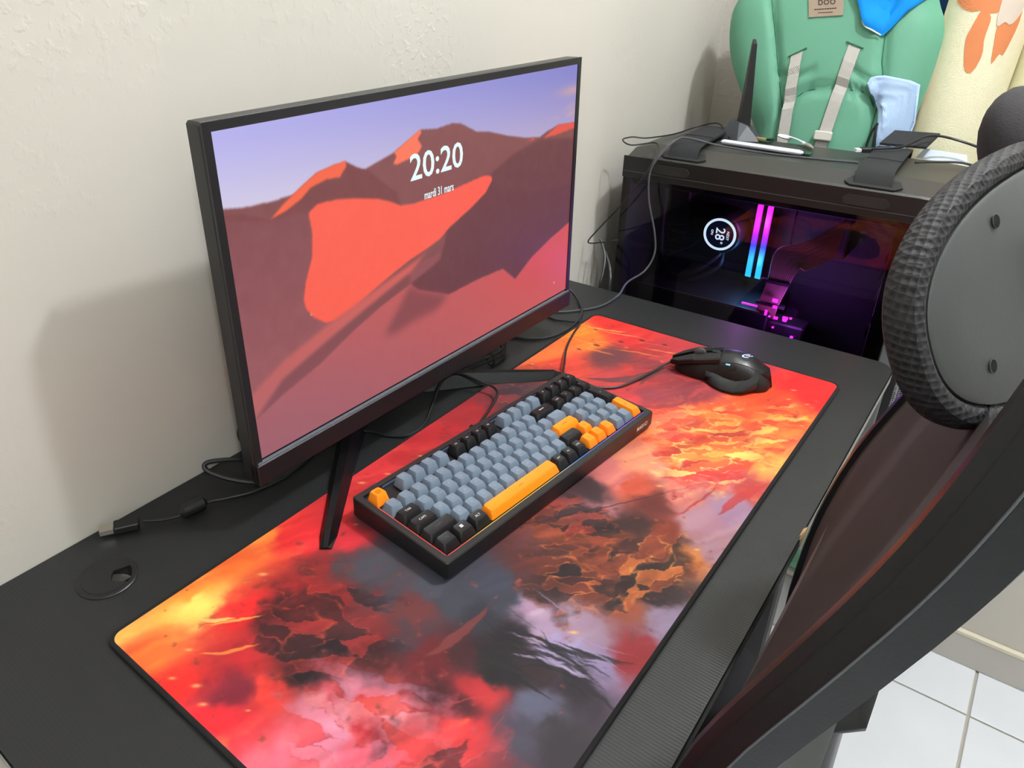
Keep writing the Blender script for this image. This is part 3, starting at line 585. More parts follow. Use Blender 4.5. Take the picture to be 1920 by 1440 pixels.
m_ld = mat('legend_dark_grey', (74,76,82), 0.6, noise=(50, 0.02))
U1 = 0.01905
CAPM = {}
def cap_mesh(w_, d_, row, mt):
    key = (w_, d_, row, mt.name)
    if key in CAPM: return CAPM[key]
    W2, D2 = w_*U1/2-0.0005, d_*U1/2-0.0005
    hh = (0.0122, 0.0112, 0.0100, 0.0092, 0.0092, 0.0096)[row]; tilt = (-0.10, -0.10, -0.06, 0.0, 0.06, 0.08)[row]
    b = MB()
    def rg(ix, iy, z, r, tl=0.0, sh=0.0): return [(x, y+sh, z+tl*y) for x,y,_ in rrect(-W2+ix, W2-ix, -D2+iy, D2-iy, r, 0, 2)]
    b.loft([rg(0,0,0,0.0014), rg(0.0002,0.0002,0.0010,0.0014), rg(0.0024,0.0022,hh-0.0010,0.0022,tilt,0.0008), rg(0.0032,0.0029,hh,0.0022,tilt,0.0008), rg(0.0046,0.0044,hh-0.0004,0.0018,tilt,0.0008)])
    CAPM[key] = (b.mesh('keycap', mt, 50), hh, tilt); return CAPM[key]
def key(u, row, w_=1.0, mt=None, legend=None, size=0.0036, d_=1.0, ypos=None, lm=None):
    me, hh, tl = cap_mesh(w_, d_, row, mt)
    x = 0.0092 + (u+w_/2)*U1
    y = 0.0118 + (5-row+0.5)*U1 + (0.0042 if row == 0 else 0)
    if ypos is not None: y = ypos
    o = link('keycap', me, kb, (x, y, kz(y, -0.0030))); o.rotation_euler = ((H2-H1)/KW, 0, 0)
    if legend:
        lm = lm or {'keycap_grey': m_lg, 'keycap_black': m_lw, 'keycap_orange': m_lo}[mt.name]
        t = link('legend', text_mesh(legend, size, lm), o, (0, 0.0018 if row == 0 else 0.0010, hh-0.00025+tl*0.001)); t.rotation_euler = (math.atan(tl), 0, 0)
    return o
G, K, O = m_kg, m_kk, m_ko
esc = key(0, 0, 1, O)
rg = MB()
for r0, r1 in ((0.0026,0.0031),(0.0011,0.0015)):
    n = 20; v = []; f = []
    for k in range(n):
        a = 2*pi*k/n; v += [(r0*cos(a), r0*sin(a), 0), (r1*cos(a), r1*sin(a), 0)]
    for k in range(n): j = (k+1) % n; f.append((2*k, 2*k+1, 2*j+1, 2*j))
    rg.add(v, f)
eo = rg.build('legend', m_lo, esc, loc=(0, 0.0008, 0.01215)); eo.rotation_euler = (math.atan(-0.10), 0, 0)
for k in range(4): key(2+k, 0, 1, G, 'F%d' % (k+1), 0.0034)
for k in range(4): key(6.5+k, 0, 1, K, 'F%d' % (k+5), 0.0036)
for k in range(4): key(11+k, 0, 1, G, 'F%d' % (k+9), 0.0034)
for k, s in enumerate('oooo'): key(15.25+k, 0, 1, K, s, 0.0046)
for k, s in enumerate('`1234567890-='): key(k, 1, 1, G, s)
b = key(13, 1, 2, K)
MB().add([(-0.005,0,0),(-0.003,0.0014,0),(-0.003,0.0005,0),(0.004,0.0005,0),(0.004,-0.0005,0),(-0.003,-0.0005,0),(-0.003,-0.0014,0)], [(0,6,5,2,1),(2,5,4,3)]).build('legend', m_lw, b, loc=(0,0.001,0.0111)).rotation_euler = (math.atan(-0.10),0,0)
for k, s in enumerate(('NUM','/','*','-')): key(15.25+k, 1, 1, K, s, 0.0028 if len(s) > 1 else 0.0045)
key(0, 2, 1.5, K, 'TAB', 0.0042)
for k, s in enumerate('QWERTYUIOP[]'): key(1.5+k, 2, 1, G, s)
key(13.5, 2, 1.5, G)
for k, s in enumerate('789'): key(15.25+k, 2, 1, G, s)
key(0, 3, 1.75, K, 'CAPS', 0.0042)
for k, s in enumerate("ASDFGHJKL;'"): key(1.75+k, 3, 1, G, s)
key(12.75, 3, 2.25, O, 'ENTER', 0.003)
for k, s in enumerate('456'): key(15.25+k, 3, 1, G, s)
key(18.25, 2, 1, K, '+', 0.0045, d_=2, ypos=0.0118+3*U1)
key(0, 4, 2.25, K, 'SHIFT', 0.0042, lm=m_ld)
for k, s in enumerate('ZXCVBNM,./'): key(2.25+k, 4, 1, G, s)
key(12.25, 4, 1.75, K, 'SHIFT', 0.003, lm=m_ld)
ar = MB().add([(0,0.0012,0),(-0.001,-0.0006,0),(0.001,-0.0006,0)], [(0,1,2)]).mesh('legend', m_lo)
def arrow(u, row, rot):
    o = key(u, row, 1, O); t = link('legend', ar, o, (0, 0.001, cap_mesh(1,1,row,O)[1]-0.0002)); t.rotation_euler = (0,0,rot)
arrow(14.12, 4, 0)
for k, s in enumerate('123'): key(15.25+k, 4, 1, G, s)
key(0, 5, 1.25, K, 'CTRL', 0.0038, lm=m_ld)
wk = key(1.25, 5, 1.25, K)
wm = MB()
for i in (0,1):
    for j in (0,1):
        x, y = -0.0022+i*0.0020, -0.0010+j*0.0020; wm.add([(x,y,0),(x+0.0017,y,0),(x+0.0017,y+0.0017,0),(x,y+0.0017,0)], [(0,1,2,3)])
wm.build('legend', m_lw, wk, loc=(0,0.001,0.0094)).rotation_euler = (math.atan(0.08),0,0)
key(2.5, 5, 1.25, K, 'ALT', 0.0042)
sp = key(3.75, 5, 6.25, O)
MB().box(-0.004,0.004,-0.0003,0.0003,0,0.00005).build('legend', m_lo, sp, loc=(0,0.001,0.0094))
for k, s in enumerate(('ALT','FN','CTRL')): key(10+k, 5, 1, K, s, 0.0030)
for u, r_ in ((13.12, pi/2),(14.12, pi),(15.18, -pi/2)): arrow(u, 5, r_)
key(16.25, 5, 1, G, '0'); key(17.25, 5, 1, G, '.')
key(18.25, 4, 1, O, 'ENT', 0.0026, d_=2, ypos=0.0118+1*U1)
t = link('brand_lettering', text_mesh('MARVO', 0.0086, m_lw, bold=0.00015), kb, (KL-0.026, -0.0002, 0.0135)); t.rotation_euler = (pi/2, 0, 0)
t.scale = (0.85, 1.0, 1.0); t['label'] = 'white MARVO lettering on the front edge'
for sx in (0.02, KL-0.035):
    MB().box(sx, sx+0.015, 0.004, 0.010, 0.0, 0.0016).build('rubber_foot', m_rubber, kb); MB().box(sx, sx+0.015, KW-0.012, KW-0.004, 0.0, 0.0016).build('rubber_foot', m_rubber, kb)

# ================================================================== mouse
mf = Vector((-0.975, -0.222, 0)).normalized(); mouse_rz = atan2(mf.y, mf.x)
mouse = tag(empty('mouse', (0.4085, 0.818, PZ), mouse_rz), 'black wired gaming mouse with a glowing white emblem', 'mouse')
m_mb = mat('mouse_black_matte', (17,18,20), 0.36, spec=0.5, noise=(200, 0.08))
m_mg = mat('mouse_black_grip', (11,11,12), 0.55, noise=(200, 0.1), bump=(700, 0.2))
m_mh = mat('mouse_panel_grey', (26,27,31), 0.34, noise=(200, 0.06))
def msec(x, yl, yr, h, base=0.002, ex=2.6, n=14):
    out = []
    for k in range(n+1):
        a = pi*k/n; cx_, sy_ = cos(a), sin(a)
        y = (abs(cx_)**(2/ex))*(yl if cx_ > 0 else -yr); z = (abs(sy_)**(2/ex))*(h-base)
        out.append((x, y, base+z))
    return out
secs = [(0.066,0.006,0.007,0.011),(0.058,0.015,0.016,0.018),(0.045,0.0215,0.022,0.0245),(0.025,0.0245,0.027,0.032),(0.005,0.0245,0.028,0.0380),(-0.015,0.029,0.031,0.040),(-0.035,0.032,0.033,0.037),(-0.052,0.030,0.031,0.028),(-0.063,0.022,0.024,0.016),(-0.067,0.012,0.013,0.008)]
MB().loft([msec(*s) for s in secs]).build('shell', m_mg, mouse, 50)
tr = []                                                 # flared thumb rest on the left side
for x, yo, zt, zo in ((0.020,0.026,0.012,0.004),(0.010,0.038,0.011,0.005),(-0.004,0.047,0.010,0.005),(-0.022,0.0505,0.012,0.006),(-0.034,0.047,0.017,0.008),(-0.050,0.032,0.024,0.012)):
    tr.append([(x,0.018,0.002),(x,yo-0.003,0.0015),(x,yo,zo*0.6),(x,yo-0.001,zo),(x,0.029,zt),(x,0.018,zt+0.008)])
MB().loft(tr).build('thumb_rest', m_mb, mouse, 60)
def top_panel(x0, x1, y0, y1, lift, name, mt, nx=8, ny=6, skew=0.0):
    """thin raised panel that follows the shell"""
    v = []; 
    def hz(x, y):
        for a, b2 in zip(secs[:-1], secs[1:]):
            if a[0] >= x >= b2[0]:
                t_ = (a[0]-x)/(a[0]-b2[0]); yl = a[1]+(b2[1]-a[1])*t_; yr = a[2]+(b2[2]-a[2])*t_; h = a[3]+(b2[3]-a[3])*t_
                q = min(0.999, abs(y)/(yl if y > 0 else yr)); return 0.002+(h-0.002)*(1-q**2.6)**(1/2.6)
        return 0.01
    for top in (1, 0):
        for i in range(nx+1):
            for j in range(ny+1):
                x = x0+(x1-x0)*i/nx; y = y0+(y1-y0)*j/ny; x2 = x + skew*(j/ny)
                edge = 0.4 if (i in (0,nx) or j in (0,ny)) else 1.0
                v.append((x2, y, hz(max(min(x2,0.065),-0.066), y)+(lift*edge if top else -0.002)))
    f = []; st = ny+1; N0 = (nx+1)*st
    for i in range(nx):
        for j in range(ny):
            a = i*st+j; f.append((a,a+1,a+st+1,a+st)); f.append((N0+a,N0+a+st,N0+a+st+1,N0+a+1))
    rim = [i*st for i in range(nx+1)] + [nx*st+j for j in range(1,ny+1)] + [i*st+ny for i in range(nx-1,-1,-1)] + [j for j in range(ny-1,0,-1)]
    for k in range(len(rim)):
        a, b2 = rim[k], rim[(k+1) % len(rim)]; f.append((a, b2, N0+b2, N0+a))
    return MB().add(v, f).build(name, mt, mouse, 40)
def wedge_button(sg, name):
    P_ = [(0.004,0.005,0.0395),(0.004,0.021,0.0365),(0.040,0.0225,0.0285),(0.060,0.0175,0.0205),(0.073,0.0075,0.0150),(0.072,0.0045,0.0160),(0.046,0.0045,0.0285)]
    MB().loft([[(x,sg*y,z-0.0055) for x,y,z in P_], [(x,sg*y,z) for x,y,z in P_], [(x*0.97+0.001,sg*(0.0125+(y-0.0125)*0.86),z+0.0012) for x,y,z in P_]]).build(name, m_mb, mouse)
wedge_button(1, 'left_button'); wedge_button(-1, 'right_button')
MB().loft([[(-0.056,0.010,0.0015),(-0.070,0.006,0.0015),(-0.066,-0.020,0.0015),(-0.05,-0.028,0.0015)], [(-0.050,0.020,0.026),(-0.066,0.010,0.020),(-0.062,-0.020,0.018),(-0.045,-0.028,0.024)]]).build('tail', m_mb, mouse)
top_panel(-0.054, 0.001, -0.020, 0.0190, 0.0016, 'palm_cover', m_mh)
top_panel(0.006, 0.034, 0.0206, 0.0245, 0.0016, 'side_button', m_mb, ny=2)
top_panel(-0.020, 0.004, 0.0206, 0.0255, 0.0014, 'side_button', m_mb, ny=2)
wl = MB(); ring = [[(0.034+r*cos(a), y, 0.0302+r*sin(a)) for a in [2*pi*k/24 for k in range(24)]] for y, r in ((-0.0042,0.0072),(-0.0036,0.0085),(0.0036,0.0085),(0.0042,0.0072))]
wl.loft(ring).build('scroll_wheel', mat('wheel_grey_metal', (110,110,112), 0.28, metal=0.6, noise=(80,0.1)), mouse, 30)
for k in range(12):
    a = pi*k/11; pass
MB().box(0.006,0.018,-0.0035,0.0035,0.037,0.0395,0.0008).build('mode_button', m_mh, mouse)
m_glow = mat('emblem_glow', (30,30,30), 0.4, emit=(214,230,250), strength=1.2)
gl = MB()                                                # curled G-like emblem: an open ring with an inner hook
def arc(mb, r0, r1, a0, a1, cx_=0, cy_=0, n=16):
    v = []; f = []
    for k in range(n+1):
        a = a0+(a1-a0)*k/n; v += [(cx_+r0*cos(a), cy_+r0*sin(a), 0), (cx_+r1*cos(a), cy_+r1*sin(a), 0)]
    for k in range(n): f.append((2*k,2*k+1,2*k+3,2*k+2))
    return mb.add(v, f)
arc(gl, 0.0048, 0.0074, radians(60), radians(290)); arc(gl, 0.0008, 0.0030, radians(-60), radians(200), 0.0006, 0)
gl.add([(0.001,-0.0012,0),(0.0074,-0.0012,0),(0.0074,0.0012,0),(0.001,0.0012,0)], [(0,1,2,3)])
g_o = gl.build('emblem', m_glow, mouse, loc=(-0.030, 0.005, 0.0424)); g_o.rotation_euler = (radians(-3), radians(-8), radians(-90))
g_o.rotation_euler = (radians(-4), radians(-9), radians(180)); g_o['label'] = 'glowing white curled emblem on the palm cover'
ind = MB().box(-0.0045,0.0015,-0.0011,0.0011,0,0.0006).build('indicator_light', mat('indicator_cyan', (20,30,30), 0.4, emit=(140,225,240), strength=1.0), mouse, loc=(-0.006,0.0222,0.0318))
ind.rotation_euler = (radians(-42), 0, 0)
MB().tube([(0.064,0,0.008),(0.074,0,0.008)], [0.0036,0.0026], 10).build('cable_relief', m_rubber, mouse, True)

# ================================================================== cables on the desk
m_cable = mat('black_cable', (24,24,26), 0.45, noise=(100, 0.1))
m_cable_g = mat('grey_cable', (70,70,78), 0.4, noise=(100, 0.08))
def cable(name, pts, r, label, mt=None, smooth=8, group=None, seg=7):
    o = MB().tube(pts, r, seg, smooth).build(name, mt or m_cable, None, True)
    return tag(o, label, 'cable', group)
def wpt(o, p): 
    return o.location + Matrix.Rotation(o.rotation_euler.z, 3, 'Z') @ Vector(p)
bpy.context.view_layer.update()
m0 = wpt(mouse, (0.073,0,0.008))
cable('mouse_cable', [m0, (0.326,0.762,PZ+0.004), (0.316,0.720,PZ+0.0025), (0.302,0.688,PZ+0.0025), (0.268,0.664,PZ+0.003), (0.236,0.664,PZ+0.005), (0.214,0.700,PZ+0.010),
      (0.188,0.752,PZ+0.006), (0.172,0.800,PZ+0.006),(0.156,0.850,DZ+0.006),(0.138,0.848,DZ+0.004),(0.108,0.842,DZ+0.0025),(0.070,0.862,DZ+0.0025),(0.05,0.90,DZ+0.0025),(0.030,0.955,DZ+0.0025),(0.024,1.010,DZ+0.003)], 0.0017,
      'thin black cable running from the mouse behind the keyboard to the desk edge')
kc = wpt(kb, (KL*0.535, KW+0.004, 0.016))
cable('keyboard_cable', [kc, (0.190,0.560,PZ+0.012), (0.150,0.566,DZ+0.020), (0.118,0.560,DZ+0.022), (0.107,0.540,DZ+0.014), (0.126,0.498,DZ+0.006), (0.148,0.452,DZ+0.0042), (0.150,0.422,DZ+0.0040), (0.128,0.404,DZ+0.0026), (0.095,0.392,DZ+0.0026), (0.070,0.345,DZ+0.0026),(0.040,0.315,DZ+0.0026)], 0.0019,
      'black keyboard cable arching over the mat edge toward the monitor stand')
kcd = wpt(kb, (KL*0.535, KW-0.002, 0.016)); MBp = MB().tube([kcd, kc, tuple(Vector(kc)+(Vector(kc)-Vector(kcd))*1.5)], [0.0042,0.0042,0.0028], 10)
MBp.xform(kb.matrix_world.inverted()).build('cable_plug', m_rubber, kb, True)
cable('desk_cable', [(0.062,0.80,0.800),(0.066,0.880,0.792),(0.074,0.940,0.770),(0.098,0.938,0.757),(0.128,0.906,DZ+0.0030),(0.148,0.858,DZ+0.0065),(0.150,0.815,DZ+0.0035),(0.138,0.775,DZ+0.0025),(0.112,0.750,DZ+0.0025),(0.085,0.738,DZ+0.0025),(0.060,0.70,DZ+0.0025),(0.050,0.62,DZ+0.0025),(0.040,0.55,DZ+0.0026)], 0.0021,
      'black cable looping out from behind the far end of the monitor')
cable('coiled_cable', [(0.100+0.022*cos(a)+0.004*sin(3*a), 0.640+0.060*sin(a), DZ+0.003+0.0006*k) for k, a in enumerate([2*pi*i/14 for i in range(40)])], 0.0022,
      'coiled black cable bundle lying under the monitor', smooth=3)
tie = tag(MB().tube([(0.1215+0.007*cos(a), 0.640, DZ+0.0120+0.0095*sin(a)) for a in [2*pi*k/12 for k in range(13)]], 0.0016, 6).build('cable_tie', m_rubber), 'black twist tie around the coiled cable bundle', 'cable tie')
# usb cable lying along the wall, with ferrite bead and plug
cable('usb_cable', [(0.033,0.112,DZ+0.006),(0.046,0.128,DZ+0.004),(0.058,0.146,DZ+0.006),(0.060,0.172,DZ+0.006),(0.070,0.195,DZ+0.0035),(0.084,0.226,DZ+0.0025),(0.090,0.27,DZ+0.0025),(0.075,0.315,DZ+0.0025),(0.045,0.36,DZ+0.0026),(0.03,0.42,DZ+0.003)], 0.0020,
      'black usb cable lying along the wall beside the monitor')
ub = bpy.data.objects['usb_cable']
MB().tube([(0.0555,0.143,DZ+0.008),(0.0575,0.1465,DZ+0.008),(0.0605,0.1690,DZ+0.008),(0.0610,0.1725,DZ+0.008)], [0.004,0.0078,0.0078,0.004], 12).build('ferrite_bead', m_blackp, ub, True)
pd = Vector((0.033-0.010, 0.112-0.073, 0)).normalized()
def plug(parent, a, d, body_l, metal_l, w_, h_, mb_, mm_, name='usb_plug'):
    a = Vector(a); d = Vector(d).normalized(); s = Vector((-d.y, d.x, 0)); z = Vector((0,0,1)); Mx = frame_matrix(a, d, s, z)
    o = MB().box(0, body_l, -w_*0.65, w_*0.65, -h_*0.75, h_*0.75, h_*0.2).xform(Mx).build(name, mb_, parent)
    MB().box(-metal_l, 0.0005, -w_*0.5, w_*0.5, -h_*0.5, h_*0.5).xform(Mx).build('usb_contact', mm_, o)
    return o
m_plugm = mat('plug_steel', (205,200,190), 0.3, metal=0.9, noise=(60, 0.08))
plug(ub, (0.0195,0.0845,DZ+0.0072), pd, 0.026, 0.014, 0.0125, 0.0055, m_blackp, m_plugm)
cable('monitor_power_cable', [(0.060,0.300,0.852),(0.045,0.262,0.835),(0.035,0.246,0.800),(0.042,0.258,0.772),(0.060,0.268,0.762),(0.050,0.235,0.776),(0.030,0.202,0.781),(0.036,0.198,0.773),(0.062,0.220,0.759),(0.086,0.250,0.7535),(0.085,0.300,0.7535),(0.060,0.36,0.7535),(0.045,0.415,0.754)], 0.0030,
      'thick black power cable looping out behind the near end of the monitor')

# ================================================================== low side table under the computer
m_tbl = mat('stand_dark_wood', (60,44,34), 0.5, noise=(12, 0.25))
st = tag(empty('low_table', (0.33, 1.29, 0)), 'low dark side table carrying the computer case', 'table')
si = Matrix.Translation((-0.33,-1.29,0))
MB().box(0.035,0.635,1.155,1.425,0.365,0.390,0.004).xform(si).build('table_top', m_tbl, st)
for x in (0.045, 0.595):
    for y in (1.165, 1.385): MB().box(x,x+0.03,y,y+0.03,0.0,0.365,0.003).xform(si).build('leg', m_tbl, st)

# ================================================================== computer case
pc = tag(empty('computer_case', (0.33, 1.29, 0.39)), 'black computer case with tinted glass side and woven carry straps', 'computer')
pi_ = Matrix.Translation((-0.33,-1.29,-0.39))
m_pc = mat('pc_black_steel', (36,34,33), 0.42, noise=(60, 0.08), bump=(800, 0.08))
m_pctop = mat('pc_top_panel', (48,46,43), 0.42, noise=(60, 0.08), bump=(800, 0.08))
m_pcin = mat('pc_inner_black', (14,14,16), 0.6, noise=(40, 0.15))
m_pcgrey = mat('pc_front_grey', (104,106,108), 0.42, noise=(60, 0.06))
m_mesh = dots_mat('pc_front_mesh', (128,130,132), (14,14,15), 260, 0.45, 0.42)
m_strap = mat('woven_black_strap', (26,27,31), 0.8, noise=(250, 0.2), bump=(600, 0.4, 'Y'))
CX0, CX1, CY0, CY1 = 0.056, 0.566, 1.165, 1.415
def B(x0,x1,y0,y1,z0,z1,mt,name,parent=pc,bev=0.0): return MB().box(x0,x1,y0,y1,z0,z1,bev).xform(pi_).build(name, mt, parent)
B(CX0,CX1,CY0+0.004,CY1,0.408,0.440,m_pc,'bottom_panel',bev=0.003)
B(CX0,CX1,CY1-0.006,CY1,0.440,0.930,m_pc,'back_side_panel')
B(CX0,CX0+0.004,CY0+0.004,CY1-0.006,0.440,0.930,m_pc,'rear_panel')
for x in (0.08,0.50):
    for y in (1.19,1.37): B(x,x+0.04,y,y+0.02,0.390,0.408,m_rubber,'foot')
# faceted top
tp = [(CY0+0.000,0.925),(CY0,0.966),(CY0+0.004,0.969),(CY0+0.050,0.984),(CY1-0.05,0.984),(CY1-0.004,0.972),(CY1,0.968),(CY1,0.930)]
rings = [[(CX0+d0, CY0+(y-CY0)*(1) , z) for y, z in tp] for d0 in (0.0,)]
def tring(x, drop): return [(x, y, (z-drop if z > 0.94 else z)) for y, z in tp]
MB().loft([tring(CX0,0.012), tring(CX0+0.045,0.0), tring(CX1-0.01,0.0), tring(CX1+0.052,0.004)]).xform(pi_).build('top_panel', m_pctop, pc)
B(CX0,CX1+0.050,CY0-0.0008,CY0+0.001,0.926,0.9655,mat('pc_band_shade',(20,19,19),0.4,noise=(60,0.08)),'edge_band')  # near-black colour puts the upright band's shade into the plate
for x0 in (0.118, 0.447):                                 # bumper latches on the top edge
    pts = [(x0,0.950),(x0+0.008,0.957),(x0+0.064,0.957),(x0+0.071,0.949),(x0+0.066,0.941),(x0+0.006,0.941)]
    MB().loft([[(x, CY0-0.0009, z) for x,z in pts], [(x, CY0-0.0034, z) for x,z in pts]]).xform(pi_).build('bumper', m_pc, pc)
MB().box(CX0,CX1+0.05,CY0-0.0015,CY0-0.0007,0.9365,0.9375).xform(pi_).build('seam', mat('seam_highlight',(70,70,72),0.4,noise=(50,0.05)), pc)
# front section
B(CX1-0.004,CX1+0.018,CY0+0.002,CY1,0.412,0.930,m_pcgrey,'front_frame',bev=0.002)
B(CX1+0.018,CX1+0.030,CY0+0.006,CY1-0.004,0.412,0.930,m_pcin,'front_gap')
fp = [(CX1+0.030,CY0+0.010),(CX1+0.046,CY0+0.016),(CX1+0.066,CY0+0.045),(CX1+0.066,CY1-0.045),(CX1+0.046,CY1-0.016),(CX1+0.030,CY1-0.010)]
MB().prism(fp, 0.412, 0.928).xform(pi_).build('front_mesh_panel', m_mesh, pc)
# glass and its black printed border
glass = B(CX0+0.004,CX1-0.004,CY0,CY0+0.004,0.440,0.925,glass_mat('smoked_glass',(0.62,0.61,0.61)),'glass_panel')
bd = MB(); bd.box(CX0+0.004,CX0+0.016,CY0+0.0042,CY0+0.006,0.44,0.925); bd.box(CX1-0.03,CX1-0.004,CY0+0.0042,CY0+0.006,0.44,0.925)
bd.xform(pi_).build('glass_border', m_pcin, glass)
# straps through slots in the top
for x0 in (0.138, 0.456):
    sl = [(x0-0.014,CY0+0.012),(x0-0.004,CY0+0.003),(x0+0.062,CY0+0.003),(x0+0.072,CY0+0.012),(x0+0.064,CY0+0.028),(x0-0.006,CY0+0.028)]
    MB().loft([[(x,y,0.9692+(y-CY0)*0.326) for x,y in sl], [(x,y,0.9712+(y-CY0)*0.326) for x,y in sl]]).xform(pi_).build('strap_slot', m_pcin, pc)
    prof = [(CY0+0.008,0.972),(CY0+0.016,0.984),(CY0+0.032,0.993),(CY0+0.070,0.996),(CY0+0.125,0.997),(CY0+0.180,0.998),(CY0+0.222,0.995),(CY0+0.240,0.983),(CY0+0.246,0.975)]
    pr = catmull([(0,y,z) for y,z in prof], 4); sk = -0.016
    rings = []
    for i, q in enumerate(pr):
        t_ = i/(len(pr)-1); xa = x0+0.002+sk*t_; xb = xa+0.055; rings.append([(xa,q.y,q.z),(xb,q.y,q.z),(xb,q.y,q.z-0.0045),(xa,q.y,q.z-0.0045)])
    so = MB().loft(rings).xform(pi_).build('carry_strap', m_strap, pc, 50)
    MB().tube([(x0+0.003+sk*0.35,CY0+0.095,0.9985),(x0+0.030+sk*0.35,CY0+0.0945,0.9992),(x0+0.056+sk*0.35,CY0+0.093,0.9985)], 0.0008, 5).xform(pi_).build('stitch', m_rubber, so)
flp = [(0.448,1.375,0.9985),(0.520,1.385,0.9985),(0.528,1.452,1.012),(0.456,1.448,1.010)]
MB().loft([flp, [(x,y,z+0.004) for x,y,z in flp]]).xform(pi_).build('strap_end', m_strap, pc)
# inside
BY = 1.392
B(CX0+0.006,CX1-0.006,BY+0.004,BY+0.008,0.44,0.922,m_pcin,'inner_tray')
B(0.075,0.330,BY,BY+0.004,0.560,0.905,mat('motherboard_black',(22,23,26),0.5,noise=(70,0.4)),'motherboard')
B(0.080,0.125,BY-0.035,BY,0.74,0.895,m_pcin,'io_heatsink',bev=0.004); B(0.150,0.26,BY-0.028,BY,0.872,0.898,m_pcin,'heatsink',bev=0.004)
B(0.062,0.560,1.185,BY,0.44,0.535,m_pcin,'power_supply_shroud',bev=0.003)
B(CX0+0.006,CX1-0.006,1.20,1.38,0.905,0.922,m_pcin,'radiator',bev=0.002)
fanm = mat('fan_dark_red', (70,16,14), 0.5, noise=(20,0.3))
for z0 in (0.585, 0.730):                                  # front intake fans seen edge on
    fo = B(0.528,0.553,1.225,1.365,z0,z0+0.14,m_pcin,'front_fan',bev=0.004)
    hubc = Vector((0.527,1.295,z0+0.07)); fb = MB()
    for k in range(9):
        a = 2*pi*k/9; d = Vector((0,cos(a),sin(a))); e = Vector((0,-sin(a),cos(a)))
        p = [hubc+d*0.018-e*0.006, hubc+d*0.062-e*0.002, hubc+d*0.060+e*0.026+Vector((-0.006,0,0)), hubc+d*0.018+e*0.010+Vector((-0.004,0,0))]
        fb.add([tuple(q) for q in p], [(0,1,2,3)])
    fb.xform(pi_).build('fan_blades', fanm, fo)
# pump with round display
pcx, pcz, py = 0.2105, 0.797, 1.32
def disc(prof, name, mt, parent, seg=40):
    mb = MB(); mb.lathe(prof, seg=seg); mb.v = [(pcx+x, py-z, pcz+y) for x,y,z in mb.v]; return mb.xform(pi_).build(name, mt, parent, 35)
pump = disc([(0.041,-0.068),(0.041,-0.004),(0.038,-0.0005),(0.0005,-0.0005)], 'pump', m_pcin, pc)
mk = mat('pump_display_blue', (8,10,22), 0.3, emit=(20,28,62), strength=0.6)
disc([(0.0285,0.0),(0.0285,0.0004),(0.0005,0.0004)], 'display', mk, pump)
m_ring = mat('display_ring_glow', (30,30,30), 0.4, emit=(205,232,255), strength=2.8)
disc([(0.0285,0.0),(0.0285,0.0008),(0.0335,0.0008),(0.0335,0.0)], 'display_ring', m_ring, pump)
def disp(s, size, dx, dz, name):
    me = text_mesh(s, size, m_ring, bold=0.0002).copy()
    # lettering turned a quarter turn clockwise, facing the glass
    R = Matrix(((0,1,0,0),(0,0,-1,0),(-1,0,0,0),(0,0,0,1))); me.transform(pi_ @ Matrix.Translation((pcx+dx, py-0.0011, pcz+dz)) @ R)
    return link(name, me, pump)
disp('28', 0.027, 0.0, 0.001, 'display_lettering'); disp('o', 0.009, 0.007, -0.017, 'display_lettering'); disp('NZXT', 0.0068, 0.0165, 0.0, 'display_lettering'); disp('CPU', 0.0060, -0.016, 0.002, 'display_lettering')
# memory sticks with light bars
hue2 = [(0.0,(40,190,255)),(0.28,(30,170,255)),(0.45,(60,60,255)),(0.58,(170,30,255)),(0.75,(255,30,230)),(1.0,(255,40,220))]
for x in (0.275, 0.2945):
    rk = B(x-0.003,x+0.004,1.342,BY,0.712,0.872,m_pcin,'memory_stick')
    lb = MB().loft([[(-0.0040,-0.004,0.004),(0.0050,-0.004,0.004),(0.0050,0.005,0.0),(-0.0040,0.005,0.0)], [(-0.0040,-0.004,0.152),(0.0050,-0.004,0.152),(0.0050,0.005,0.156),(-0.0040,0.005,0.156)]])
    lo = lb.build('light_bar', ramp_emit('memory_light_hue_%d' % int(x*1e4), hue2, 3.6, 2, 0.156), pc, loc=(x-0.33,1.337-1.29,0.713-0.39))
# coolant tubes
m_tube = mat('coolant_tube', (20,21,24), 0.5, noise=(60,0.1))
for k, dz in ((0,0.0),(1,-0.016)):
    MB().tube([(pcx+0.005,py+0.02,pcz-0.036),(0.205+k*0.01,1.325,0.742+dz),(0.165,1.310,0.706+dz),(0.120,1.320,0.700+dz),(0.088,1.335,0.725+dz),(0.078,1.340,0.790),(0.080,1.330,0.900)], 0.0062, 10, 6).xform(pi_).build('coolant_tube', m_tube, pc, True)
# graphics card
gpu = B(0.078,0.352,1.245,BY,0.630,0.682,m_pcin,'graphics_card',bev=0.003)
B(0.078,0.335,1.2435,1.246,0.6835,0.6850,mat('card_edge_brass',(120,116,84),0.4,metal=0.5,noise=(40,0.2)),'backplate_edge',gpu)
lgp = mat('card_purple_light', (20,10,20), 0.4, emit=(190,40,255), strength=7); lgm = mat('card_magenta_light', (20,10,20), 0.4, emit=(255,30,210), strength=7)
rs = random.Random(11)
for k in range(9):
    x, z = rs.uniform(0.352,0.412), rs.uniform(0.640,0.712); s = rs.uniform(0.002,0.006)
    o = B(x,x+s*1.6,1.246,1.250,z,z+s,lgp if k % 2 else lgm,'card_light',gpu)
B(0.350,0.420,1.252,1.300,0.636,0.668,m_pcin,'card_power_socket',gpu,0.003)
B(0.345,0.349,1.246,1.250,0.640,0.690,lgm,'card_light',gpu)
B(0.300,0.330,1.243,1.2445,0.694,0.697,lgm,'card_light',gpu)
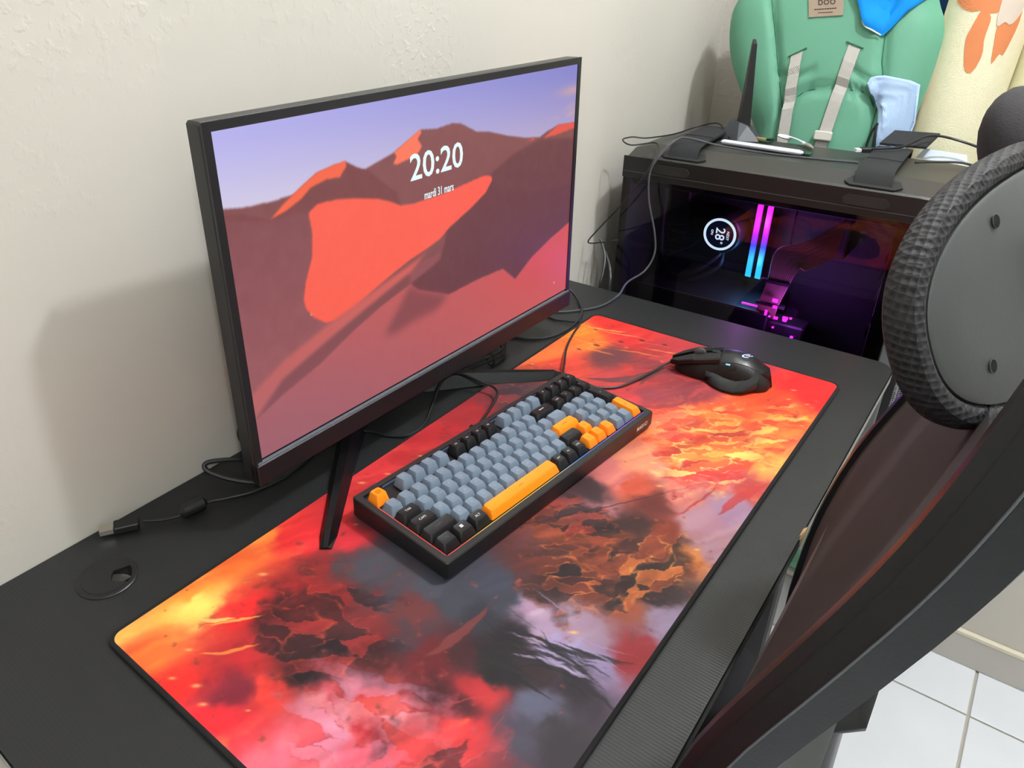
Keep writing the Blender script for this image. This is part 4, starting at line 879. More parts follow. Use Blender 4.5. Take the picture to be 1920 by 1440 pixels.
# sleeved power wires: fan out of the grommet at right, bunch, and drop to the card
m_wire = mat('sleeved_wire_brown', (120,92,76), 0.55, noise=(300,0.25), bump=(900,0.3))
for k in range(14):
    t_ = k/13.0
    a = Vector((0.4335-0.004*t_, 1.345, 0.865-0.072*t_)); b_ = Vector((0.385+0.010*t_, 1.285, 0.826-0.052*t_)); c_ = Vector((0.340+0.044*t_, 1.268, 0.806-0.026*t_))
    d_ = Vector((0.336+0.036*t_, 1.262, 0.745-0.006*t_)); e_ = Vector((0.327+0.034*t_, 1.262, 0.690)); f_ = Vector((0.325+0.034*t_, 1.265, 0.655))
    MB().tube([a,b_,c_,d_,e_,f_], 0.0019, 6, 5).xform(pi_).build('power_wire', m_wire, pc, True)
B(0.424,0.442,1.343,BY,0.785,0.872,m_pcin,'wire_grommet',bev=0.003)
for z in (0.695, 0.742): MB().box(0.322,0.376,1.2575,1.2670,z,z+0.006).xform(pi_).build('wire_comb', m_pcin, pc)
for nm, loc, col, e in (('memory_glow',(0.286,1.315,0.83),(0.8,0.15,1.0),0.6),('memory_glow',(0.286,1.315,0.75),(0.1,0.4,1.0),0.7),('card_glow',(0.395,1.225,0.70),(0.5,0.10,1.0),1.2),('fan_glow',(0.505,1.29,0.80),(1.0,0.25,0.15),0.10)):
    d = bpy.data.lights.new(nm,'POINT'); d.energy = e; d.color = col; d.shadow_soft_size = 0.012
    o = bpy.data.objects.new(nm, d); COL.objects.link(o); o.parent = pc; o.location = pi_ @ Vector(loc)

# ------------------------------------------------------------------ cables round the case
cable('headset_cable', [(0.096,0.870,DZ+0.0022),(0.120,0.895,DZ+0.0022),(0.146,0.940,DZ+0.0022),(0.150,1.000,DZ+0.004),(0.138,1.060,0.757),(0.146,1.115,0.765),(0.153,1.135,0.795),(0.146,1.140,0.835),(0.126,1.142,0.895),(0.120,1.146,0.945),(0.130,1.158,0.976),(0.145,1.185,1.000),(0.160,1.205,1.0035),(0.215,1.235,0.9905),(0.300,1.245,0.986),(0.380,1.255,0.986),(0.440,1.268,0.986)], 0.0018,
      'grey cable hanging in front of the glass and over the case top', m_cable_g)
cable('thin_cable', [(0.205,1.312,0.9865),(0.180,1.345,0.996),(0.152,1.372,1.0045),(0.110,1.376,0.992),(0.095,1.300,0.988),(0.072,1.225,0.9895),(0.050,1.205,0.992),(0.042,1.180,0.990),(0.065,1.172,0.984),(0.100,1.195,0.989),(0.118,1.175,0.984),(0.122,1.150,0.965),(0.110,1.140,0.935),(0.080,1.130,0.885),(0.040,1.125,0.830),(0.010,1.135,0.790),(0.040,1.120,0.798),(0.075,1.11,0.812),(0.090,1.10,0.82)], 0.0014,
      'thin black cable curling over the rear corner of the case')
cable('wall_cable', [(0.030,1.150,0.795),(0.050,1.135,0.770),(0.060,1.115,0.745),(0.062,1.100,0.715),(0.060,1.10,0.64)], 0.0028, 'black cable dropping behind the desk beside the case')
cable('wall_cable', [(0.040,1.155,0.770),(0.058,1.145,0.742),(0.072,1.125,0.715),(0.074,1.115,0.64)], 0.0034, 'thicker black cable dropping behind the desk against the case')

# ------------------------------------------------------------------ things lying on the case
TZ = 0.985
m_white = mat('white_plastic', (226,226,236), 0.35, noise=(40,0.03)); m_green = mat('green_circuit_board', (30,70,50), 0.5, noise=(120,0.4))
rm = tag(empty('memory_module', (0.274,1.274,TZ), radians(-3.5)), 'white bar with a green circuit board lying on the case', 'circuit board')
MB().box(-0.076,0.076,-0.008,0.003,0.0005,0.010,0.0035).build('white_bar', m_white, rm, 60)
MB().box(-0.030,0.085,0.003,0.024,0.001,0.003).build('board', m_green, rm); MB().box(0.045,0.074,0.006,0.016,0.003,0.0045,0.0005).build('chip', m_blackp, rm)
MB().box(-0.060,-0.028,0.004,0.012,0.001,0.005,0.001).build('contact', m_white, rm)
dg = tag(empty('usb_dongle', (0.250,1.350,TZ), radians(-14)), 'small green and gold circuit dongle lying by the antenna', 'dongle')
MB().box(-0.020,0.020,-0.011,0.011,0.0003,0.003).build('board', m_green, dg)
MB().box(-0.008,0.012,-0.0105,-0.003,0.003,0.0075,0.0005).build('socket', mat('brass_contact',(196,170,120),0.35,metal=0.6,noise=(60,0.1)), dg)
MB().box(0.008,0.019,-0.002,0.0105,0.003,0.006).build('chip', m_blackp, dg)
spn = tag(empty('spoon', (0.310,1.366,TZ), atan2(-0.093,0.09)), 'small white spoon with a metal tip lying on the case', 'spoon')
bw = MB(); rings = []
for t_ in range(9):
    a = -1+2*t_/8.0; wv = 0.0115*sqrt(max(0.02,1-a*a)); x = -0.045+0.020*a
    rings.append([(x, wv*cos(q), 0.0045+ (0.0042*sin(q) if sin(q) < 0 else 0.0010*sin(q))) for q in [2*pi*k/12 for k in range(12)]])
bw.loft(rings).build('bowl', m_white, spn, True)
MB().tube([(-0.027,0,0.004),(-0.018,0,0.007),(0.010,0,0.0075),(0.035,0,0.005)], [0.0028,0.0018,0.0018,0.003], 8, 4).build('handle', m_white, spn, True)
MB().tube([(0.034,0,0.005),(0.044,0,0.005),(0.060,0,0.0042)], [0.0042,0.0042,0.0020], 10).build('metal_tip', mat('tip_steel',(196,186,180),0.3,metal=0.7,noise=(60,0.1)), spn, True)
an = tag(empty('antenna', (0.206,1.352,TZ), 0), 'tall black blade antenna standing on an angular base', 'antenna')
rings = []
for z, x0, x1, y0, y1 in ((0.022,-0.011,0.018,-0.006,0.006),(0.10,-0.008,0.011,-0.005,0.005),(0.172,-0.007,0.0045,-0.004,0.004),(0.180,-0.006,0.001,-0.003,0.003)):
    xm = x0+(x1-x0)*0.38; rings.append([(x0,0.003,z),(xm,y0,z),(x1,0.0,z),(xm,y1,z)])
MB().loft(rings).build('blade', m_blackp, an)
MB().loft([[(-0.034,-0.024,0),(0.008,-0.034,0),(0.044,-0.012,0),(0.040,0.022,0),(-0.024,0.024,0)], [(-0.020,-0.006,0.032),(0.000,-0.014,0.032),(0.014,-0.006,0.026),(0.014,0.010,0.026),(-0.016,0.010,0.032)]]).build('base', mat('antenna_base',(46,48,54),0.5,noise=(60,0.1)), an)
cable('usb_lead', [(0.446,1.318,1.0015),(0.462,1.322,1.0035),(0.490,1.345,1.006),(0.520,1.400,1.019),(0.565,1.420,1.012),(0.620,1.40,0.998),(0.66,1.36,0.97),(0.68,1.33,0.90),(0.69,1.30,0.70),(0.70,1.28,0.40),(0.70,1.25,0.004)], 0.0022, 'black usb lead with a white plug crossing the right strap')
ul = bpy.data.objects['usb_lead']; dv = Vector((0.462-0.432,1.322-1.300,0))
plug(ul, (0.4330,1.3010,1.0005), dv, 0.016, 0.009, 0.010, 0.005, m_blackp, m_white)
cable('audio_lead', [(0.518,1.315,0.988),(0.545,1.330,0.990),(0.590,1.345,0.990),(0.63,1.335,0.975),(0.66,1.31,0.93),(0.67,1.29,0.70),(0.68,1.24,0.30),(0.68,1.20,0.003)], 0.0020, 'black lead plugged beside the right strap')

# ================================================================== high chair folded behind the case
tl = radians(15); HO = Vector((0.30,1.50,1.0)); hu = Vector((1,0,0)); hv = Vector((0,sin(tl),cos(tl))); hn = Vector((0,-cos(tl),sin(tl)))
hc = tag(empty('high_chair', (0.30,1.55,0)), 'green padded baby high chair with grey harness straps', 'high chair')
hi = Matrix.Translation((-0.30,-1.55,0))
OUT = [(-0.102,-0.03),(-0.085,-0.11),(0.03,-0.15),(0.15,-0.12),(0.172,-0.008),(0.177,0.051),(0.181,0.099),(0.181,0.164),(0.174,0.201),(0.156,0.236),(0.130,0.30),(0.07,0.36),(-0.02,0.385),(-0.12,0.36),(-0.18,0.30),(-0.209,0.229),(-0.215,0.198),(-0.209,0.155),(-0.192,0.108),(-0.165,0.061),(-0.138,0.02)]
OUTL = [tuple(p)[:2] for p in catmull([(x,y,0) for x,y in OUT]+[(OUT[0][0],OUT[0][1],0)], 4)][:-1]
SEAML = [(-0.150,0.30),(-0.132,0.231),(-0.103,0.154),(-0.082,0.092),(-0.061,0.033),(-0.045,-0.034),(-0.040,-0.10)]
SEAMR = [(0.088,0.30),(0.090,0.23),(0.092,0.166),(0.099,0.120),(0.107,0.094),(0.112,0.02),(0.112,-0.10)]
ARCH = [(-0.055,0.015),(-0.030,0.048),(-0.010,0.060),(0.028,0.066),(0.067,0.065),(0.093,0.059),(0.110,0.03)]
FOLD = [(-0.075,0.085),(-0.045,0.078),(-0.015,0.093)]; FOLD2 = [(0.055,0.100),(0.075,0.086),(0.100,0.080)]
def segd(p, a, b):
    ax_, ay_ = a; bx_, by_ = b; dx, dy = bx_-ax_, by_-ay_; t_ = max(0, min(1, ((p[0]-ax_)*dx+(p[1]-ay_)*dy)/(dx*dx+dy*dy+1e-12)))
    return math.hypot(p[0]-ax_-t_*dx, p[1]-ay_-t_*dy)
def pold(p, L, closed=False):
    n = len(L); return min(segd(p, L[i], L[(i+1) % n]) for i in range(n if closed else n-1))
def hh_(u, v):
    p = (u, v); d = pold(p, OUTL, True); h = 0.040*(1-math.exp(-d/0.022)) + 0.012*(1-math.exp(-d/0.08))
    for s, dp, wd in ((SEAML,0.011,0.009),(SEAMR,0.011,0.009),(ARCH,0.012,0.008),(FOLD,0.006,0.007),(FOLD2,0.006,0.007)):
        q = pold(p, s); h -= dp*math.exp(-(q/wd)**2)
    return h
def hp(u, v, off=0.0): return HO + hu*u + hv*v + hn*(hh_(u, v)+off)
def drape(poly, off, mt, name, parent, inv, rings_=14, thick=0.003, bumps=None, hfun=hp):
    """soft sheet over the pad: polygon filled with rings, lifted off the surface"""
    n = len(poly); cu = sum(p[0] for p in poly)/n; cv = sum(p[1] for p in poly)/n; v = []; f = []
    for side in (1, 0):
        for r in range(rings_, 0, -1):
            s = r/rings_
            for p in poly:
                u_, v_ = cu+(p[0]-cu)*s, cv+(p[1]-cv)*s; o_ = (off + (bumps(u_, v_) if bumps else 0)) if side else (off-thick if thick < 1 else 0)
                if r == rings_ and side: o_ -= thick*0.5
                v.append(tuple(hfun(u_, v_, o_)))
        v.append(tuple(hfun(cu, cv, off if side else off-thick)))
    S = rings_*n+1
    for b_ in (0, S):
        for r in range(rings_-1):
            for k in range(n): a = b_+r*n+k; c2 = b_+r*n+(k+1) % n; f.append((a, c2, c2+n, a+n) if b_ == 0 else (a, a+n, c2+n, c2))
        for k in range(n): a = b_+(rings_-1)*n+k; c2 = b_+(rings_-1)*n+(k+1) % n; f.append((a, c2, b_+S-1))
    for k in range(n): f.append((k, S+k, S+(k+1) % n, (k+1) % n))
    mb = MB().add(v, f)
    if inv: mb.xform(inv)
    return mb.build(name, mt, parent, 60)
m_gr = mat('mint_green_vinyl', (140,208,178), 0.48, spec=0.35, noise=(6, 0.05), bump=(260, 0.10))
m_seam = mat('dark_green_piping', (40,112,82), 0.6, noise=(60,0.05)); m_hs = mat('grey_webbing', (176,172,166), 0.55, noise=(200,0.08), bump=(900,0.3,'Y'))
m_whitef = mat('white_frame_plastic', (224,222,214), 0.4, noise=(20,0.03))
drape(OUTL, 0.0, m_gr, 'padded_backrest', hc, hi, 30, 0.0)
def flat(u, v, off): return HO + hu*u + hv*v - hn*(0.004-off*0)
bk = MB(); bk.loft([[tuple(HO+hu*u+hv*v-hn*0.001) for u,v in OUTL], [tuple(HO+hu*(u*0.97)+hv*(0.11+(v-0.11)*0.97)-hn*0.03) for u,v in OUTL]]).xform(hi).build('back_shell', m_whitef, hc)
for s in (SEAML[0:], SEAMR, ARCH):
    MB().tube([hp(u,v,0.0012) for u,v in [tuple(q)[:2] for q in catmull([(a,b,0) for a,b in s], 5)]], 0.0011, 6).xform(hi).build('seam', m_seam, hc)
def ribbon(a0, a1, b0, b1, name, off=0.006, n=14):
    rings = []
    for k in range(n+1):
        t_ = k/n; u0, v0 = a0[0]+(b0[0]-a0[0])*t_, a0[1]+(b0[1]-a0[1])*t_; u1, v1 = a1[0]+(b1[0]-a1[0])*t_, a1[1]+(b1[1]-a1[1])*t_
        o_ = off*min(1, 0.2+t_*5); hm = max(hh_(u0,v0), hh_(u1,v1))
        P0 = HO+hu*u0+hv*v0+hn*(hm+o_); P1 = HO+hu*u1+hv*v1+hn*(hm+o_); rings.append([tuple(P0),tuple(P1),tuple(P1-hn*0.002),tuple(P0-hn*0.002)])
    return MB().loft(rings).xform(hi).build(name, m_hs, hc)
ribbon((-0.061,0.118),(-0.042,0.129),(-0.044,-0.06),(-0.023,-0.06), 'harness_strap')
ribbon((0.037,0.145),(0.059,0.137),(0.026,-0.06),(0.048,-0.06), 'harness_strap')
def slot(a, b_):
    MB().tube([hp(*a,0.002), hp((a[0]+b_[0])/2,(a[1]+b_[1])/2,0.003), hp(*b_,0.002)], 0.0014, 6).xform(hi).build('strap_slot', m_seam, hc)
slot((-0.066,0.116),(-0.036,0.134)); slot((0.032,0.149),(0.064,0.139))
def hbox(u0,u1,v0,v1,h0,h1,name,mt,bev=0.002):
    M_ = frame_matrix(HO, hu, hv, hn); hm = hh_((u0+u1)/2,(v0+v1)/2); return MB().box(u0,u1,v0,v1,hm+h0,hm+h1,bev).xform(hi @ M_).build(name, mt, hc)
hbox(0.022,0.054,-0.034,-0.016,0.004,0.014,'buckle',mat('buckle_grey',(196,192,184),0.4,noise=(30,0.05)))
# leatherette tag with lettering
tg = MB(); tq = [(-0.058,0.229),(0.004,0.235),(0.013,0.195),(-0.047,0.189)]; hm = max(hh_(*q) for q in tq)
tg.loft([[tuple(HO+hu*u+hv*v+hn*(hm+0.0005)) for u,v in tq], [tuple(HO+hu*u+hv*v+hn*(hm+0.0025)) for u,v in tq]])
to = tg.xform(hi).build('label_patch', mat('brown_leatherette',(150,132,114),0.6,noise=(120,0.08)), hc)
m_ink = mat('label_ink', (66,54,46), 0.7, noise=(50,0.05)); TM = frame_matrix(HO, hu, hv, hn)
def tagtext(s, size, u, v, bold=0.0):
    me = text_mesh(s, size, m_ink, bold=bold).copy(); sh = Matrix.Identity(4); sh[1][0] = 0.09; sh[0][1] = -0.26
    me.transform(hi @ TM @ Matrix.Translation((u, v, hm+0.0029)) @ sh); link('label_lettering', me, to)
tagtext('boo', 0.0200, -0.022, 0.2185, 0.0002); 
for k in range(9):
    u_ = -0.040+k*0.0044; v_ = 0.2035+0.0004*k
    MB().tube([HO+hu*u_+hv*v_+hn*(hm+0.0028), HO+hu*(u_+0.0032)+hv*(v_+0.0003)+hn*(hm+0.0028)], 0.0009, 4).xform(hi).build('label_lettering', m_ink, to)

MB().tube([HO+hu*-0.032+hv*0.1978+hn*(hm+0.0028), HO+hu*-0.006+hv*0.2000+hn*(hm+0.0028)], 0.0006, 4).xform(hi).build('label_lettering', m_ink, to)
# frame legs, foot rest
for x in (0.17, 0.395):
    MB().tube([HO+hu*(x-0.30)+hv*0.20-hn*0.035, (x,1.50,0.60), (x,1.46,0.30), (x,1.445,0.012)], 0.012, 10, 5).xform(hi).build('front_leg', m_whitef, hc, True)
    MB().tube([HO+hu*(x-0.30)+hv*0.0-hn*0.05, (x,1.58,0.60), (x,1.64,0.30), (x,1.66,0.012)], 0.012, 10, 5).xform(hi).build('rear_leg', m_whitef, hc, True)
MB().box(0.15,0.56,1.360,1.455,0.000,0.014,0.006).xform(hi).build('foot_plate', m_whitef, hc)
MB().box(0.17,0.545,1.372,1.440,0.014,0.032,0.008).xform(hi).build('foot_rest_pad', m_gr, hc)
# cloths hung over it
m_blue = mat('blue_cloth', (20,132,214), 0.8, spec=0.15, noise=(14,0.10), bump=(60,0.5)); m_mk = mat('pale_blue_minky', (168,192,224), 0.85, spec=0.15, noise=(30,0.05), bump=(300,0.3))
BLU = [(0.010,0.30),(0.023,0.234),(0.037,0.211),(0.050,0.185),(0.056,0.178),(0.070,0.171),(0.088,0.163),(0.099,0.175),(0.118,0.205),(0.143,0.236),(0.150,0.27),(0.120,0.325),(0.06,0.345)]
bo = drape(BLU, 0.010, m_blue, 'blue_cloth', None, None, 12, 0.004, lambda u,v: 0.003*sin(70*u+25*v)+0.002*sin(110*v))
tag(bo, 'bright blue cloth hanging over the top of the high chair', 'cloth')
eo = MB().tube([hp(0.050,0.186,0.009), hp(0.057,0.176,0.009), hp(0.070,0.170,0.009), hp(0.086,0.163,0.009)], 0.0014, 6, 3).build('white_hem', m_whitef, bo)
MK = [(0.088,0.077),(0.091,0.088),(0.100,0.092),(0.113,0.094),(0.136,0.091),(0.155,0.090),(0.170,0.086),(0.180,0.02),(0.176,-0.05),(0.160,-0.09),(0.140,-0.09),(0.134,-0.039),(0.127,-0.007),(0.117,0.031),(0.104,0.055),(0.095,0.063)]
def mkb(u, v):
    gu, gv = (u+0.4*v)/0.020, v/0.020; du, dv_ = gu-round(gu), gv-round(gv); return 0.0035*math.exp(-(du*du+dv_*dv_)/0.05) + 0.002*sin(60*(u-v))
tag(drape(MK, 0.014, m_mk, 'minky_cloth', None, None, 26, 0.006, mkb), 'pale blue dimpled baby cloth tucked beside the rolled mats', 'cloth')
tag(MB().tube([hp(0.125,0.009,0.016), hp(0.119,-0.008,0.018), hp(0.116,-0.036,0.016), hp(0.116,-0.06,0.014)], 0.0022, 6, 4).build('black_cord', m_rubber), 'black cord end hanging beside the pale blue cloth', 'cord')
tag(MB().tube([hp(0.124,0.004,0.018), hp(0.127,-0.014,0.019), hp(0.130,-0.038,0.018), hp(0.130,-0.06,0.016)], [0.0018,0.0030,0.0034,0.003], 6).build('black_cord', m_rubber), 'short thick black cord end against the pale blue cloth', 'cord')
bg = MB(); bg.loft([[tuple(Vector((x,y,z))) for x,y in rrect2(0.33+k*0.01,0.482+k*0.003,1.665,1.735,0.03,3)] for k, z in enumerate((0.55,0.70,0.95,1.15,1.30,1.42))])
tag(bg.build('blue_bag', mat('dark_blue_nylon',(8,84,146),0.6,noise=(20,0.15),bump=(40,0.4)), None, 50), 'dark blue bag standing in the corner behind the high chair', 'bag')

# ================================================================== rolled foam mats
m_cream = mat('cream_foam_mat', (246,240,206), 0.7, spec=0.2, noise=(60,0.05), bump=(420,0.5)); m_or = mat('orange_print', (226,138,88), 0.7, noise=(40,0.05)); m_pk = mat('pale_print', (222,206,190), 0.7, noise=(40,0.04))
m_endw = mat('mat_white_reverse', (186,196,206), 0.5, noise=(30,0.05))
def roll_mat(base, top, R, label, ang0):
    b_, t_ = Vector(base), Vector(top); z = (t_-b_); ln = z.length; z.normalize(); x = Vector((1,0,0)); x = (x-z*x.dot(z)).normalized(); y = z.cross(x)
    M_ = frame_matrix((0,0,0), x, y, z); root = tag(empty('rolled_mat', base), label, 'mat', 'rolled foam mats')
    sp_ = []; turns = 3.2; n = 110; th = 0.0075
    for k in range(n+1):
        a = ang0+turns*2*pi*k/n; tt = turns*k/n; ff = 0.0 if tt < 0.8 else ((tt-0.8)/0.2 if tt < 1 else tt); r = R-ff*0.0145; sp_.append((a, r))
    mb = MB(); rings = []
    for a, r in sp_: rings.append([(r*cos(-a), r*sin(-a), 0.0), (r*cos(-a), r*sin(-a), ln), ((r-th)*cos(-a), (r-th)*sin(-a), ln), ((r-th)*cos(-a), (r-th)*sin(-a), 0.0)])
    mb.loft(rings).xform(M_).build('rolled_sheet', m_cream, root, 50)
    return root, M_, ln
def cyl_patch(root, M_, R, poly, mt, name):
    n = len(poly); ca = sum(p[0] for p in poly)/n; cz = sum(p[1] for p in poly)/n; v = []; f = []; K_ = 6
    for r in range(K_, 0, -1):
        for a, z in poly:
            q = r/K_; aa = ca+(a-ca)*q; v.append(((R+0.0006)*cos(aa), (R+0.0006)*sin(aa), cz+(z-cz)*q))
    v.append(((R+0.0006)*cos(ca), (R+0.0006)*sin(ca), cz))
    for r in range(K_-1):
        for k in range(n): a = r*n+k; b2 = r*n+(k+1) % n; f.append((a, b2, b2+n, a+n))
    for k in range(n): f.append(((K_-1)*n+k, (K_-1)*n+(k+1) % n, K_*n))
    MB().add(v, f).xform(M_).build(name, mt, root)
ra, Ma, la = roll_mat((0.494,1.560,0.0), (0.549,1.598,1.62), 0.068, 'rolled cream foam mat with an orange print, nearer the high chair', radians(-60))
rb, Mb, lb_ = roll_mat((0.624,1.612,0.0), (0.676,1.648,1.60), 0.068, 'rolled cream foam mat half hidden by the chair headrest', radians(-60))
def blob(ca, cz, ra_, rz, seed, n=26):
    r_ = random.Random(seed); ph = [r_.uniform(0,6.28) for _ in range(4)]
    return [(ca+ra_*cos(t)*(1+0.22*sin(2*t+ph[0])+0.16*sin(3*t+ph[1])), cz+rz*sin(t)*(1+0.20*sin(2*t+ph[2])+0.14*sin(4*t+ph[3]))) for t in [2*pi*k/n for k in range(n)]]
cyl_patch(ra, Ma, 0.068, blob(-1.75,1.235,0.50,0.028,3), m_or, 'print_patch'); cyl_patch(ra, Ma, 0.068, blob(-1.55,1.165,0.24,0.045,5), m_or, 'print_patch')
cyl_patch(ra, Ma, 0.068, blob(-0.95,1.185,0.20,0.055,8), m_or, 'print_patch'); cyl_patch(ra, Ma, 0.0686, blob(-1.05,1.235,0.26,0.050,9), m_pk, 'print_patch')
cyl_patch(ra, Ma, 0.068, blob(-1.9,1.30,0.34,0.034,12), m_or, 'print_patch'); cyl_patch(ra, Ma, 0.0686, blob(-1.55,1.275,0.20,0.024,17), m_pk, 'print_patch')
cyl_patch(rb, Mb, 0.068, blob(-1.75,1.20,0.5,0.06,21), m_or, 'print_patch')
wf = [(0.505,1.420,0.975),(0.585,1.420,0.972),(0.578,1.440,0.984),(0.512,1.440,0.987)]
tag(MB().loft([wf, [(x,y+0.002,z+0.002) for x,y,z in wf]]).build('plastic_flap', m_endw), 'small bluish white flap at the foot of the rolled mat', 'plastic sheet')

# ================================================================== office chair
ch = tag(empty('office_chair', (0.40,0.345,0)), 'black mesh office chair with padded headrest pushed against the desk', 'chair')
ci = Matrix.Translation((-0.40,-0.345,0))
m_cf = mat('chair_gloss_plastic', (18,21,24), 0.36, spec=0.45, noise=(120,0.08), bump=(420,0.10))
m_cs = mat('chair_seat_fabric', (20,20,24), 0.9, noise=(200,0.15), bump=(700,0.4))
m_cm = mat('chair_back_mesh', (46,36,35), 0.8, noise=(12,0.10), bump=(520,0.5,'Z'))
m_hp = dots_mat('headrest_air_mesh', (30,28,33), (7,7,8), 240, 0.7, 0.30, 0.9)
m_cs2 = mat('headrest_side_fabric', (40,36,40), 0.85, noise=(120,0.1), bump=(900,0.3))
m_hs2 = mat('headrest_shell_grey', (64,67,68), 0.42, noise=(30,0.05), bump=(300,0.05))
m_cg = mat('chair_grey_plastic', (72,74,76), 0.5, noise=(60,0.06))
PRX = [(0.50,0.618),(0.58,0.609),(0.66,0.6035),(0.714,0.6045),(0.78,0.609),(0.858,0.6225),(0.906,0.6370),(0.95,0.654),(1.0445,0.687),(1.088,0.699),(1.1375,0.710),(1.20,0.722)]
def cxz(z):
    for (z0,x0),(z1,x1) in zip(PRX[:-1],PRX[1:]):
        if z0 <= z <= z1: return x0+(x1-x0)*(z-z0)/(z1-z0)
    return PRX[0][1] if z < PRX[0][0] else PRX[-1][1]
def cxs(z):                                           # softened profile
    return sum(cxz(z+d) for d in (-0.03,-0.015,0,0.015,0.03))/5
side = [(0.162,1.175),(0.150,1.160),(0.144,1.125),(0.142,1.08),(0.142,1.00),(0.142,0.90),(0.142,0.78),(0.144,0.68),(0.152,0.61),(0.185,0.565),(0.25,0.548)]
path = side + [(0.345,0.545)] + [(0.690-y, z) for y, z in reversed(side)]
lp2 = [tuple(p)[:2] for p in catmull([(y,z,0) for y,z in path], 4)]
hem = [(0.148,1.150),(0.180,1.112),(0.225,1.088),(0.280,1.074),(0.345,1.070),(0.410,1.074),(0.465,1.088),(0.510,1.112),(0.542,1.150)]
hem = [tuple(p)[:2] for p in catmull([(y,z,0) for y,z in hem], 4)]
def frame_loop(sec, name, mt, smooth=30):
    rings = []; n = len(lp2)
    for i in range(n):
        a, b_ = Vector(lp2[max(i-1,0)]), Vector(lp2[min(i+1,n-1)]); t_ = (b_-a).normalized(); nn = Vector((t_.y, -t_.x))
        y, z = lp2[i]
        if nn.dot(Vector((y-0.345, z-0.95))) < 0: nn = -nn
        rings.append([(cxs(z)+d, y+nn.x*w_, z+nn.y*w_) for w_, d in sec])
    return MB().loft(rings).xform(ci).build(name, mt, ch, smooth)
frame_loop([(-0.013,0.0005),(-0.006,-0.001),(0.001,0.000),(0.0045,0.0068),(-0.002,0.009),(-0.013,0.006)], 'inner_trim', m_cf)
frame_loop([(-0.013,0.0055),(-0.001,0.0064),(0.0050,0.0066),(0.0095,0.0182),(0.0100,0.0190),(0.0100,0.0200),(0.0088,0.0208),(0.005,0.038),(-0.004,0.041),(-0.012,0.034)], 'back_frame', m_cf)
sb_ = []
for i in range(len(lp2)):
    a, b_ = Vector(lp2[max(i-1,0)]), Vector(lp2[min(i+1,len(lp2)-1)]); t_ = (b_-a).normalized(); nn = Vector((t_.y, -t_.x)); y, z = lp2[i]
    if nn.dot(Vector((y-0.345, z-0.95))) < 0: nn = -nn
    sb_.append((cxs(z)+0.0195, y+nn.x*0.0102, z+nn.y*0.0102))
MB().tube(sb_, 0.0006, 6).xform(ci).build('seam_glint', mat('chair_seam_glint',(92,98,102),0.3,noise=(60,0.05)), ch, True)  # pale bead paints in the glint along the frame seam
# mesh panel stretched over the front of the frame
mv = []; mf_ = []; NY, NZ = 36, 44
def interp(L, y):
    for (y0,z0),(y1,z1) in zip(L[:-1], L[1:]):
        if y0 <= y <= y1 and y1 > y0: return z0+(z1-z0)*(y-y0)/(y1-y0)
    return L[0][1] if y < L[0][0] else L[-1][1]
low = sorted([p for p in lp2 if p[1] < 0.72]); low = [low[0]]+[p for a, p in zip(low[:-1], low[1:]) if p[0] > a[0]+1e-6]
def loop_span(y): return interp(low, y), interp(hem, y)
for j in range(NZ+1):
    for i in range(NY+1):
        y = 0.1445+(0.5455-0.1445)*i/NY; q = abs(y-0.345)/0.2005; za, zb = loop_span(y); z = za+(zb-za)*j/NZ
        mv.append((cxs(z)+0.004+0.010*max(0, 1-q**3), y, z))
for j in range(NZ):
    for i in range(NY): a = j*(NY+1)+i; mf_.append((a,a+1,a+NY+2,a+NY+1))
MB().add(mv, mf_).xform(ci).build('back_mesh', m_cm, ch, True, fix=False)
# spine, lumbar bracket and knob behind
sx = MB(); rings = []
for z, x0, x1, wd in ((0.40,0.56,0.60,0.034),(0.46,0.615,0.655,0.034),(0.55,0.650,0.690,0.033),(0.65,0.658,0.697,0.032),(0.74,0.660,0.694,0.034),(0.80,0.668,0.700,0.040),(0.86,0.672,0.698,0.052)):
    rings.append([(x,y,z) for x,y in rrect2(x0,x1,0.345-wd,0.345+wd,0.012,3)])
sx.loft(rings).xform(ci).build('spine', m_cf, ch, 50)
MB().box(0.645,0.708,0.270,0.420,0.772,0.816,0.020).xform(ci).build('lumbar_bracket', m_cf, ch, 50)
MB().box(0.630,0.690,0.160,0.530,0.800,0.845,0.014).xform(ci).build('lumbar_bar', m_cg, ch, 50)
MB().box(0.300,0.600,0.300,0.390,0.385,0.425,0.010).xform(ci).build('tilt_mechanism', m_cg, ch)
# seat
sr = []
for z, ins, r in ((0.425,0.030,0.05),(0.435,0.010,0.06),(0.455,0.0,0.07),(0.478,0.006,0.07),(0.490,0.030,0.07),(0.492,0.08,0.08)):
    sr.append(rrect(0.140+ins,0.598-ins,0.090+ins,0.640-ins,r,z,6))
MB().loft(sr).xform(ci).build('seat', m_cs, ch, 60)
MB().loft([rrect(0.160,0.594,0.100,0.632,0.07,0.410,6), rrect(0.136,0.606,0.084,0.650,0.075,0.425,6), rrect(0.134,0.608,0.082,0.652,0.075,0.437,6), rrect(0.150,0.590,0.095,0.634,0.07,0.440,6)]).xform(ci).build('seat_pan', m_cg, ch, 50)
MB().lathe([(0.026,0.11),(0.026,0.25),(0.018,0.25),(0.018,0.39)], (0.40,0.345,0), 20).xform(ci).build('gas_lift', m_steel, ch, 30)
MB().lathe([(0.045,0.075),(0.05,0.085),(0.045,0.12),(0.03,0.125)], (0.40,0.345,0), 24).xform(ci).build('base_hub', m_cf, ch, 30)
